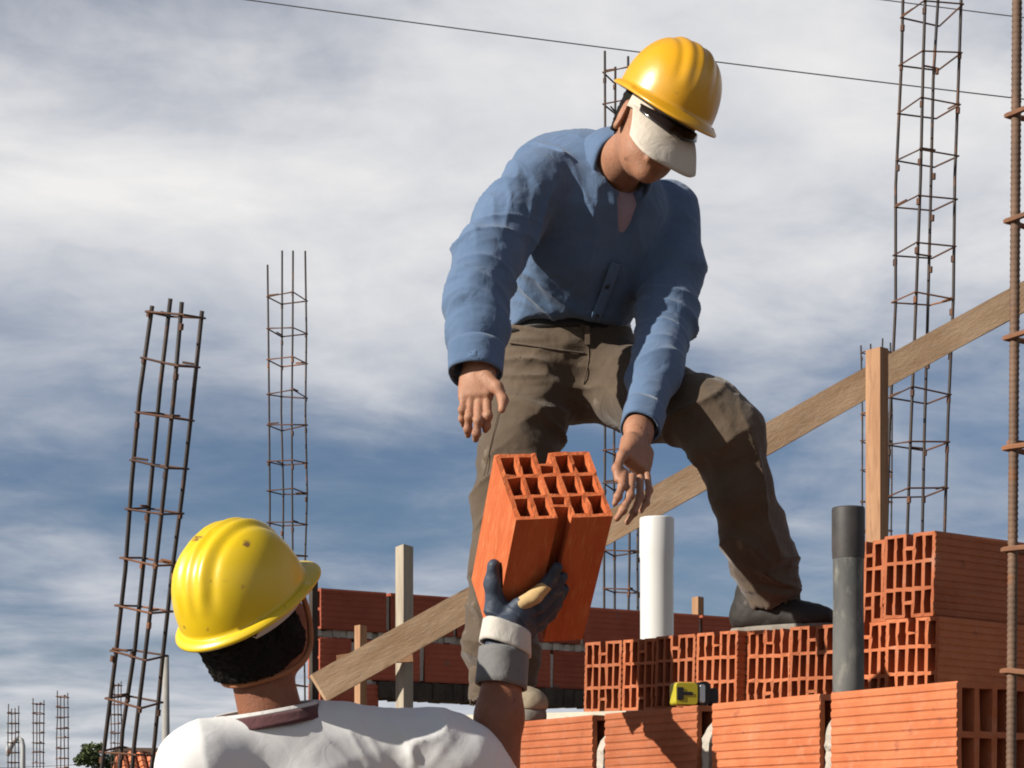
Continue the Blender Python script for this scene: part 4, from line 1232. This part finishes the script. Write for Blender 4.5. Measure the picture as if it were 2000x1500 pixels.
# front placket and buttons, laid on the cloth
def pixel_of(V): return np.stack((1000 + V[:, 0] / V[:, 1] * F_PX, HORIZON - (V[:, 2] - EYE) / V[:, 1] * F_PX), 1)
spx = pixel_of(shirtV)
def on_shirt(px, py, lift=0.004):
    m_ = np.hypot(spx[:, 0] - px, spx[:, 1] - py) < 9
    D_ = np.sort(shirtV[m_, 1])[:max(3, m_.sum() // 6)].mean()
    return P(px, py, D_ - lift)
pl_ = [(1203, 512), (1192, 545), (1180, 580), (1168, 608), (1162, 626)]
def lay(path, w, name, lift, n=24, t=0.003):
    xs = np.linspace(0, len(path) - 1, n)
    def fn(u, v):
        s_ = u * (len(path) - 1); i_ = min(int(s_), len(path) - 2); f_ = s_ - i_
        a_, b_ = np.array(path[i_], float), np.array(path[i_ + 1], float); c_ = a_ + (b_ - a_) * f_; d_ = (b_ - a_) / np.linalg.norm(b_ - a_)
        c_ = c_ + np.array((-d_[1], d_[0])) * w * (v - 0.5)
        return on_shirt(c_[0], c_[1], lift)
    V, F_ = gridmesh(fn, n, 4); V = relax(V, F_, 2, 0.5); V, F_ = shell(V, F_, n, 4, t)
    return mkq(name, V, F_, M_shirt, shirt)
lay(pl_, 26, 'placket', 0.004)
for q_ in ((1186, 560), (1166, 618)):
    c_ = on_shirt(q_[0], q_[1], 0.008); m = MB(); m.lathe([(0.0, 0.0025), (0.0045, 0.002), (0.0055, 0), (0.0, -0.002)], 12, c_, (0, -1, -0.2)); mk('button', m, M_belt, shirt)
# collar
cN = P(1203, 335, 4.70); cA = nrm(hO - hU * 0.06 - cN); cFr = nrm(np.array((0.35, -0.9, -0.4)) - cA * (np.array((0.35, -0.9, -0.4)) @ cA)); cS = np.cross(cA, cFr)
def collar_pt(a, v):
    th = (a - 0.5) * 2 * R(152)                 # 0 = back of the neck
    back = -cFr * math.cos(th) + cS * math.sin(th)
    fr = (1 - math.cos(th)) / 2
    if v < 0.4:
        k = v / 0.4; r = 0.064 + 0.002 * k; z = -0.016 + 0.074 * k - 0.022 * fr
    else:
        k = (v - 0.4) / 0.6; r = 0.066 + (0.034 + 0.012 * fr) * k; z = 0.058 - 0.022 * fr - (0.058 + 0.085 * fr) * k + 0.006 * math.sin(k * math.pi)
    return cN + back * r * (1 + 0.06 * fr) + cA * z + cFr * 0.018 * fr
V, F_ = gridmesh(collar_pt, 60, 14); V, F_ = shell(V, F_, 60, 14, 0.004)
mkq('collar', V, F_, M_shirt, shirt)
# undershirt
us = Field(0.005, 0.03)
us.chain(spine[2:], [0.128, 0.120, 0.075], w=lat, flats=[1.15, 1.25, 1.2])
us.cone(P(1206, 350, 4.72), P(1235, 300, 4.62), 0.045, 0.070, 0.01, sub=True)
V, F_ = us.build()
mkq('undershirt', V, F_, M_under, man)

# trousers
tr = Field(0.0048, 0.035)
tr.chain([P(1105, 636, 4.95), P(1108, 690, 4.96), P(1115, 735, 4.95)], [0.112, 0.122, 0.112], w=(1, 0, -0.02), flats=[1.27, 1.30, 1.25])
rl_ = [P(1050, 735, 4.94), P(1034, 810, 4.90), P(1012, 890, 4.87), P(992, 980, 4.83), P(984, 1090, 4.81), P(980, 1200, 4.79), P(980, 1280, 4.785), P(977, 1352, 4.78)]
tr.chain(rl_, [0.098, 0.094, 0.092, 0.082, 0.073, 0.074, 0.078, 0.076], 0.03)
ll_ = [P(1190, 740, 4.92), P(1290, 785, 4.80), P(1382, 812, 4.70), P(1424, 848, 4.685), P(1444, 950, 4.72), P(1472, 1040, 4.79), P(1500, 1110, 4.85), P(1508, 1165, 4.88)]
tr.chain(ll_, [0.102, 0.094, 0.083, 0.076, 0.073, 0.070, 0.069, 0.068], 0.03)
flatend(tr, rl_[-2], rl_[-1], 0, 0.08); hollow(tr, rl_[-2], rl_[-1], 0.066)
tr.box(P(1510, 1196, 4.88) - np.array((0, 0, 0.08)), np.eye(3), (0.13, 0.13, 0.08), 0.0, 0.006, True)
tr.cone(P(1512, 1165, 4.88), P(1515, 1230, 4.88), 0.058, 0.062, 0.0, sub=True)
tr.box(P(1107, 622, 4.95) + np.array((0, 0, 0.1)), np.eye(3), (0.3, 0.3, 0.1), 0.0, 0.006, True)
V, F_ = tr.build(); V = relax(V, F_, 1)
d = np.zeros(len(V))
d += folds(V, P(1035, 690, 4.84), 0.12, nrm((0.15, 0, 1)), 0.038, 0.0121, 21.0, 0.6)
d += folds(V, P(1060, 760, 4.82), 0.10, nrm((0.35, 0, 1)), 0.051, 0.0121, 22.0, 0.7)
d += folds(V, P(1130, 770, 4.84), 0.12, nrm((0.7, 0, 1)), 0.068, 0.0149, 23.0, 0.8)
d += folds(V, P(1000, 960, 4.76), 0.10, nrm((-0.5, 0, 1)), 0.068, 0.0135, 24.0, 0.8)
d += folds(V, P(965, 1150, 4.73), 0.15, nrm((1, 0, 0.25)), 0.085, 0.0135, 25.0, 0.8)
d += folds(V, P(965, 1270, 4.72), 0.10, nrm((0.45, 0, 1)), 0.064, 0.0216, 26.0, 0.9)
d += folds(V, P(975, 1335, 4.72), 0.08, nrm((-0.4, 0, 1)), 0.055, 0.0189, 27.0, 0.9)
d += folds(V, P(1380, 860, 4.66), 0.11, nrm((-0.6, 0.1, 1)), 0.060, 0.0162, 28.0, 0.8)
d += folds(V, P(1280, 800, 4.74), 0.14, nrm((1, 0, 0.6)), 0.085, 0.0149, 29.0, 0.8)
d += folds(V, P(1460, 960, 4.66), 0.14, nrm((1, 0, 0.3)), 0.093, 0.0135, 30.0, 0.8)
d += folds(V, P(1490, 1090, 4.79), 0.10, nrm((0.35, 0, 1)), 0.064, 0.0189, 31.0, 0.9)
d += folds(V, P(1505, 1150, 4.82), 0.08, nrm((-0.3, 0, 1)), 0.055, 0.0162, 32.0, 0.9)
d += 0.007 * (fbm(V * 11.0, 3) - 0.5) + 0.003 * (fbm(V * 38.0, 2) - 0.5)
V = V + vnormals(V, F_) * d[:, None]
trs = mkq('trousers', V, F_, M_trouser, man)
# belt, pocket welt
tpx = pixel_of(V); trV = V
def on_tr(px, py, lift=0.003):
    m_ = np.hypot(tpx[:, 0] - px, tpx[:, 1] - py) < 8
    return P(px, py, np.sort(trV[m_, 1])[:max(3, m_.sum() // 6)].mean() - lift)
def seam(path, r, name, lift=0.002, mat=None):
    pts = smooth_path([np.array((*q_, 0.0)) for q_ in path], 8); V3 = np.array([on_tr(q_[0], q_[1], lift) for q_ in pts])
    for _ in range(3): V3[1:-1] = 0.25 * V3[:-2] + 0.5 * V3[1:-1] + 0.25 * V3[2:]
    m = MB(); m.tube(list(V3), r, 6); return mk(name, m, mat or M_trouser, trs, smooth=True)
seam([(992, 668), (1040, 675), (1095, 684), (1142, 690)], 0.0022, 'pocket_welt')
seam([(1146, 655), (1150, 700), (1140, 750)], 0.0014, 'fly_seam', 0.0)
seam([(985, 760), (965, 840), (945, 930)], 0.0013, 'side_seam', 0.0)
a, b = P(1107, 640, 4.95), P(1107, 622, 4.95)
def belt_pt(x, y):
    th = 2 * math.pi * x
    return P(1106, 651, 4.955) + np.array((math.cos(th) * 0.1545, math.sin(th) * 0.1235, (y - 0.5) * 0.032))
V, F_ = gridmesh(belt_pt, 60, 4, True); V, F_ = shell(V, F_, 60, 4, 0.005, True)
mkq('belt', V, F_, M_belt, trs)
m = MB(); c = P(1147, 684, 4.82)
mk('belt_loop', m.box(P(1147, 655, 4.825), np.eye(3), (0.006, 0.003, 0.022)), M_trouser, trs)
# boots
def boot(heel, toe, zb, mat, sole_mat, parent, laces=True, ht=0.10, w=0.043):
    heel = np.array((heel[0], heel[1], zb)); toe = np.array((toe[0], toe[1], zb)); dv = toe - heel; Lb = np.linalg.norm(dv); fd = dv / Lb; sd_ = np.cross((0, 0, 1), fd); up = np.array((0, 0, 1.0))
    f = Field(0.0035, 0.02)
    def q(a, b, c): return heel + fd * a * Lb + sd_ * b + up * c
    f.chain([q(0.12, 0, .055), q(0.45, 0, .055), q(0.78, 0, .044), q(0.90, 0, .040)], [0.036, 0.036, 0.032, 0.029], 0.02, w=sd_, flats=[1.02, 1.12, 1.42, 1.35])
    f.cone(q(0.20, 0, .055), q(0.20, 0, ht + .03), 0.040, 0.042, 0.03)
    f.cone(q(0.25, 0, ht), q(0.62, 0, .058), 0.034, 0.026, 0.03)
    f.box(heel + up * -0.09, (fd, sd_, up), (0.6, 0.3, 0.118), 0.0, 0.0, True)
    V, F_ = f.build(); V = V + vnormals(V, F_) * (0.004 * (fbm(V * 45, 2) - 0.5))[:, None]
    b = mkq('boot', V, F_, mat, parent)
    n = 44
    def sole(x, y):
        th = 2 * math.pi * x; c, s_ = math.cos(th), math.sin(th)
        a_ = 0.5 + 0.52 * np.sign(c) * abs(c) ** 0.8; ww = (0.040 + 0.010 * max(0, math.sin((a_ - 0.15) * 2.6))) * np.sign(s_) * abs(s_) ** 0.7
        prof = [(0.0, 0.0), (0.985, 0.0), (1.0, 0.003), (1.01, 0.014), (1.0, 0.021), (0.98, 0.0255), (0.0, 0.027)]; prof = [(a__, b__ * 1.1) for a__, b__ in prof]
        k = min(int(round(y * 6)), 6); r_, z_ = prof[k]
        arch = 0.006 if (0.28 < a_ < 0.48 and z_ < 0.002) else 0
        return heel + fd * (0.5 + (a_ - 0.5) * r_) * Lb + sd_ * ww * r_ + up * (z_ + arch)
    V, F_ = gridmesh(sole, n, 7, True)
    mkq('sole', V, F_, sole_mat, b, smooth=False)
    if laces:
        for k in range(4):
            c = q(0.36 + k * 0.07, 0, ht + 0.018 - k * 0.016); m = MB()
            m.tube([c + sd_ * -0.024 - up * 0.012, c + up * 0.006, c + sd_ * 0.024 - up * 0.012], 0.0022, 6); mk('lace', m, M_hair, b)
        c = q(0.36, 0, ht + 0.024); m = MB()
        m.tube([c, c + fd * 0.02 + up * 0.016 + sd_ * 0.01, c + fd * 0.045 + up * 0.012 + sd_ * 0.012, c + fd * 0.04 - up * 0.004, c], 0.002, 6); mk('lace', m, M_hair, b)
    return b
zt_stack = ZB + SH + SLOPE * 0.45 + 0.003
boot(P(1432, 1232, 4.93), P(1628, 1215, 4.80), zt_stack, M_boot, M_sole, man, ht=0.085)
boot(P(968, 1400, 4.86), P(1046, 1400, 4.66), WTOP + 0.001, M_boot_b, M_sole, man, laces=True, ht=0.085)
# ------------------------------------------------------------------ the man below, seen from behind
yaw, pit, rol = R(37), R(37), R(-2)
gF = np.array((math.sin(yaw) * math.cos(pit), math.cos(yaw) * math.cos(pit), math.sin(pit)))
gU = nrm(np.array((-math.sin(yaw) * math.sin(pit), -math.cos(yaw) * math.sin(pit), math.cos(pit))))
gL = np.cross(gU, gF)
gU = nrm(gU * math.cos(rol) + gL * math.sin(rol)); gL = np.cross(gU, gF)
gC = P(478, 1178, 3.72)
gO = gC - gU * 0.046
neck2 = P(535, 1420, 3.76)
ff2, gq = head_field(gO, gF, gL, gU, neck2, 0.003, 1.02)
V1 = ff2.build()
# right forearm and torso core in skin
sR = P(835, 1475, 3.83); eR = P(962, 1565, 3.86); wR = P(985, 1262, 3.90)
sL = P(398, 1500, 3.68); eL = P(355, 1800, 3.75); wL = P(420, 2040, 3.95)
core = Field(0.006, 0.03)
core.chain([sR, eR, P(975, 1400, 3.88), wR], [0.055, 0.050, 0.043, 0.034], 0.025)
core2 = Field(0.009, 0.03)
core2.chain([sL, eL, wL], [0.055, 0.046, 0.032])
core2.chain([neck2, P(590, 1560, 3.80), P(600, 1950, 3.82), P(605, 2130, 3.83)], [0.06, 0.12, 0.11, 0.12], w=(1, 0.2, 0), flats=[1, 1.35, 1.2, 1.3])
core2.chain([P(520, 2160, 3.80), P(505, 2560, 3.80), P(500, 2880, 3.86)], [0.08, 0.055, 0.045])
core2.chain([P(690, 2160, 3.85), P(705, 2560, 3.80), P(715, 2840, 3.88)], [0.08, 0.055, 0.045])
# relaxed left hand (below the picture)
dn = nrm(wL - eL); sdv = nrm(np.cross(dn, (0, 1, 0.2))); nv_ = np.cross(dn, sdv)
lf = [([wL + dn * 0.085 + sdv * (0.03 - 0.02 * k), wL + dn * (0.12 - 0.004 * abs(k - 1)) + sdv * (0.031 - 0.0205 * k) + nv_ * 0.008, wL + dn * 0.14 + sdv * (0.03 - 0.02 * k) + nv_ * 0.02, wL + dn * 0.152 + sdv * (0.03 - 0.02 * k) + nv_ * 0.032], 1 - 0.05 * k) for k in range(4)]
lh2 = hand_field(wL, wL - dn * 0.05, wL + dn * 0.05, (dn, sdv, nv_), (0.03, 0.028, 0.004), lf, [wL + dn * 0.025 + sdv * 0.02, wL + dn * 0.06 + sdv * 0.05, wL + dn * 0.09 + sdv * 0.055 + nv_ * 0.01, wL + dn * 0.11 + sdv * 0.052 + nv_ * 0.02], 0.0092, 0.003)
V, F_ = join(V1, core.build(), core2.build(), lh2.build())
man2 = mkq('person', V, F_, M_skin2, label='man in white T-shirt and yellow hard hat seen from behind, lifting the brick', cat='person')
eyes(gq, man2)
hf = Field(0.003, 0.012)
A_ = (gF, gL, gU); nudge = (nrm(gF - 0.22 * gU), gL, nrm(gU + 0.22 * gF))
hf.ell(gq(-.024, 0, .026), A_, (.106, .083, .092))
hf.ell(gq(-.045, 0, -.035), A_, (.075, .080, .070), 0.02)
for sg in (-1, 1): hf.ell(gq(-.004, sg * .074, -.020), A_, (.034, .020, .045), 0.015)
for sg in (-1, 1): hf.cone(gq(.015, sg * .070, .0), gq(.005, sg * .070, -.045), .015, .010, 0.015)
hf.ell(gq(.140, 0, -0.02), A_, (.105, .12, .16), 0.004, True)
hf.box(gq(-.03, 0, -.150), nudge, (.3, .3, .078), 0.0, 0.008, True)
V, F_ = hf.build(); V = V + vnormals(V, F_) * ((vnoise(V * 150) - 0.5) * 0.006 + (vnoise(V * 320) - 0.5) * 0.004)[:, None]
mkq('hair', V, F_, M_hair, man2)
hat2 = hard_hat(gC, gF, gL, gU, M_hat2, man2, 1.04, 0.0055, 0.028)
# scuff marks: thin flakes on the shell
# pale head band under the rim
def hb(x, y):
    th = 2 * math.pi * x
    return gC + gF * (0.110 * math.cos(th) - .004) + gL * 0.093 * math.sin(th) + gU * (-0.030 + 0.034 * y)
V, F_ = gridmesh(hb, 60, 4, True); V, F_ = shell(V, F_, 60, 4, 0.003, True)
mkq('head_band', V, F_, M_knit_w, hat2)
m = MB()
half = [(.058, .083, .045), (.055, .083, .0), (.045, .081, -.035), (.020, .082, -.066), (-.020, .080, -.075), (-.060, .067, -.070), (-.095, .036, -.062)]
strap = [gq(a_, -b_, c_) for a_, b_, c_ in half] + [gq(-.107, 0, -.060)] + [gq(a_, b_, c_) for a_, b_, c_ in half[::-1]]
m.tube(smooth_path(strap), 0.0055, 8)
mk('strap', m, M_strap, hat2, smooth=True)
# T-shirt
ts = Field(0.0055, 0.04)
latT = nrm(sR - sL)
ts.chain([P(560, 1440, 3.775), P(580, 1500, 3.79), P(595, 1620, 3.80), P(600, 1850, 3.82), P(602, 2060, 3.83)], [0.060, 0.115, 0.135, 0.128, 0.130], w=latT, flats=[1.4, 1.45, 1.38, 1.22, 1.28])
ts.cone(P(540, 1455, 3.77), sL, 0.066, 0.076, 0.05)
ts.cone(P(560, 1450, 3.77), sR, 0.068, 0.076, 0.05)
ts.cone(P(690, 1445, 3.79), sR, 0.055, 0.074, 0.05)
ts.chain([sR, P(905, 1492, 3.845), P(952, 1538, 3.857)], [0.074, 0.072, 0.066], 0.04)
ts.chain([sL, P(378, 1600, 3.70), P(370, 1680, 3.71)], [0.078, 0.075, 0.070], 0.04)
ts.cone(P(535, 1430, 3.765), P(522, 1340, 3.74), 0.068, 0.10, 0.012, sub=True)
V, F_ = ts.build(); V = relax(V, F_, 1)
d = folds(V, P(770, 1415, 3.75), 0.085, nrm((1, 0, 0.35)), 0.05, 0.010, 41.0, 0.6)
d += folds(V, P(880, 1450, 3.78), 0.09, nrm((1, 0, -0.5)), 0.09, 0.006, 42.0, 0.8)
d += folds(V, P(800, 1500, 3.74), 0.12, nrm((0.8, 0, 0.7)), 0.10, 0.006, 43.0, 0.8)
d += folds(V, P(500, 1480, 3.68), 0.14, nrm((1, 0, 0.5)), 0.13, 0.005, 44.0, 0.8)
d += 0.006 * (fbm(V * 10, 3) - 0.5)
V = V + vnormals(V, F_) * d[:, None]
tee = mkq('t_shirt', V, F_, M_tee, man2)
nc = P(520, 1398, 3.755); na = nrm(np.array((-0.16, -0.14, 1.0))); nu_ = nrm(np.cross(na, (0, 1, 0))); nw = np.cross(na, nu_)
def ring(r0, r1, z0, z1):
    def fn(x, y):
        th = 2 * math.pi * x
        return nc + (r0 + (r1 - r0) * y) * (nu_ * math.cos(th) * 1.12 + nw * math.sin(th)) + na * (z0 + (z1 - z0) * y)
    V, F_ = gridmesh(fn, 60, 5, True); return shell(V, F_, 60, 5, 0.005, True)
V, F_ = ring(0.0970, 0.0860, -0.016, 0.006); mkq('collar_band', V, F_, M_tee_band, tee)
V, F_ = ring(0.0860, 0.0810, 0.0065, 0.0125); mkq('collar_edge', V, F_, M_tee_piping, tee)
# jeans and boots below the picture
jn = Field(0.008, 0.03)
jn.chain([P(603, 2040, 3.83), P(605, 2180, 3.83)], [0.118, 0.125], w=latT, flats=[1.25, 1.3])
jn.chain([P(525, 2190, 3.81), P(505, 2560, 3.80), P(500, 2860, 3.86)], [0.10, 0.08, 0.072])
jn.chain([P(685, 2190, 3.85), P(705, 2560, 3.80), P(715, 2830, 3.88)], [0.10, 0.08, 0.072])
V, F_ = jn.build(); V = V + vnormals(V, F_) * (0.016 * (fbm(V * 12, 3) - 0.5))[:, None]
mkq('trousers', V, F_, M_jean, man2)
a = P(500, 2900, 3.82); boot(a, a + np.array((-0.06, 0.26, 0)), 0.003, M_boot, M_sole, man2, laces=False)
a = P(715, 2900, 3.84); boot(a, a + np.array((0.06, 0.26, 0)), 0.003, M_boot, M_sole, man2, laces=False)

# ------------------------------------------------------------------ the brick being handed up
bA = np.array((.1925, .04, .025)); bB = np.array((.041, -.114, -.133)); bC_ = np.array((-.049, .251, -.209))
eC = nrm(bC_); eA = nrm(bA - eC * (bA @ eC)); eB = np.cross(eC, eA)
if eB @ bB < 0: eB = -eB
HW, HH, HL = 0.194, 0.190, 0.335
cornBL = P(1008, 1016, 3.90)
held_me = block_mesh('held_brick', HW, HH, HL, 5, 3, 0.0095, True, M_brick2, 0, 0, 91, jit=0.0009)
held = bpy.data.objects.new('hollow_brick', held_me); link(held)
# mesh frame: x width, y length (hole end at y = -L/2), z height from 0
ctr = cornBL + eA * HW / 2 - eB * HH / 2 * 2 + eC * HL / 2
zc = -eB
xa = eA; ya = eC
if np.dot(np.cross(xa, ya), zc) < 0: xa = -xa
held.matrix_world = frame_mat(xa, ya, zc, cornBL + eA * HW / 2 + eC * HL / 2)
tag(held, 'deep orange hollow brick held up between the two men', 'brick')

# glove
def on(a, b, c):      # a across the brick, b out of its dark front face, c along its length from the holed end
    return cornBL + eA * a + eB * b + eC * c
gl = Field(0.0024, 0.012)
wg = wR
pc = on(0.022, 0.034, 0.258)
gl.cone(wg, pc, 0.037, 0.034, 0.03)
gl.cone(on(0.022, 0.030, 0.225), on(0.035, 0.030, 0.285), 0.026, 0.026, 0.02)
gl.cone(on(0.045, 0.026, 0.215), on(0.060, 0.026, 0.275), 0.019, 0.018, 0.02)
fl_ = [((0.028, 0.205), (0.062, 0.180), (0.088, 0.150), (0.099, 0.118)), ((0.034, 0.232), (0.074, 0.208), (0.102, 0.176), (0.115, 0.145)),
       ((0.040, 0.256), (0.080, 0.238), (0.110, 0.208), (0.124, 0.178)), ((0.044, 0.278), (0.078, 0.264), (0.103, 0.242), (0.117, 0.218))]
for k, q in enumerate(fl_):
    gl.chain([on(a_, b_, c_) for (a_, c_), b_ in zip(q, (0.026, 0.024, 0.016, 0.0115))], [0.0155, 0.0145, 0.0130, 0.0108], 0.006)
gl.chain([on(0.02, 0.034, 0.250), on(-0.010, 0.014, 0.222), on(-0.0150, -0.016, 0.180), on(-0.0140, -0.034, 0.148)], [0.028, 0.022, 0.0165, 0.0135], 0.012)
gl.box(on(HW / 2, -0.20, HL / 2), (eA, eB, eC), (HW / 2 - 0.0003, 0.20 - 0.0003, HL / 2), 0.0, 0.0, True)
V, F_ = gl.build()
V = V + vnormals(V, F_) * (folds(V, pc, 0.05, nrm((0.6, 0, 1)), 0.022, 0.006, 51.0, 0.8) + 0.003 * (fbm(V * 50, 2) - 0.5))[:, None]
glove = mkq('glove', V, F_, M_glove, man2)
# knitted back of the fingers in buff, cuff in grey with a white band
bf = Field(0.0024, 0.008)
bf.chain([on(0.036, 0.0265, 0.1985), on(0.061, 0.0255, 0.1785), on(0.080, 0.020, 0.158)], [0.0150, 0.0148, 0.0130], 0.006)
V, F_ = bf.build(); mkq('glove_finger_back', V, F_, M_buff, glove)
fd_ = nrm(wg - P(972, 1420, 3.88))
band(wg - fd_ * 0.078, wg - fd_ * 0.008, 0.0470, 0.0455, M_knit, 'glove_cuff', glove, t=0.006, wob=0.003, seed=3, slant=0.05)
band(wg - fd_ * 0.004, wg + fd_ * 0.040, 0.0475, 0.0430, M_knit_w, 'glove_band', glove, t=0.007, wob=0.004, seed=4, slant=0.25)

# ------------------------------------------------------------------ tape measure on the wall
M_ty = pmat('tape_yellow', (0.52, 0.44, 0.02), (0.58, 0.50, 0.03), 20, 0.4)
M_tb = pmat('tape_black', (0.015, 0.015, 0.017), rough=0.5)
M_tc = pmat('tape_chrome', (0.6, 0.6, 0.6), rough=0.2, metallic=0.9)
D = 4.17
tcn = P(1352, 1384, D); 
tA = nrm((0.96, 0.28, 0)); tN = np.array((tA[1], -tA[0], 0)); tZ = np.array((0, 0, 1.0))
tz = WTOP + 0.002
tap = thing('tape_measure', 'yellow and black tape measure lying on top of the brick wall', 'tape measure', (tcn[0], tcn[1], tz))
o0 = np.array((tcn[0], tcn[1], tz))
def prism(poly, n0, n1, bev=0.003):
    m = MB(); k = len(poly); c = np.mean(poly, 0); V = []
    for n, s in ((n0, 0.94), (n0 + bev, 1.0), (n1 - bev, 1.0), (n1, 0.94)):
        for x, z in poly:
            x, z = c + (np.array((x, z)) - c) * s
            V.append(o0 + tA * x + tN * n + tZ * z)
    F = [tuple(range(k - 1, -1, -1)), tuple(3 * k + i for i in range(k))]
    for j in range(3): F += [(j * k + i, j * k + (i + 1) % k, (j + 1) * k + (i + 1) % k, (j + 1) * k + i) for i in range(k)]
    return m.add(V, F)
def rrect(x0, x1, z0, z1, r, n=5):
    out = []
    for cx_, cz_, a0 in ((x1 - r, z1 - r, 0), (x0 + r, z1 - r, 90), (x0 + r, z0 + r, 180), (x1 - r, z0 + r, 270)):
        for k in range(n): out.append((cx_ + r * math.cos(R(a0 + 90 * k / (n - 1))), cz_ + r * math.sin(R(a0 + 90 * k / (n - 1)))))
    return out
mk('case', prism(rrect(-0.043, 0.006, 0.0015, 0.047, 0.007), -0.018, 0.018), M_ty, tap, smooth=False)
mk('grip', prism(rrect(0.0065, 0.034, 0.0005, 0.050, 0.011), -0.019, 0.019), M_tb, tap)
mk('nose', prism(rrect(0.0345, 0.052, 0.002, 0.038, 0.008), -0.015, 0.015), M_tb, tap)
mk('badge', prism(rrect(-0.040, -0.026, 0.011, 0.037, 0.002), 0.0182, 0.0196, 0.0004), M_tb, tap)
mk('badge_bar', prism(rrect(-0.0255, -0.006, 0.021, 0.028, 0.002), 0.0182, 0.0194, 0.0004), M_tb, tap)
mk('chrome_clip', prism(rrect(0.009, 0.020, 0.006, 0.044, 0.004), 0.0192, 0.0215, 0.0006), M_tc, tap)
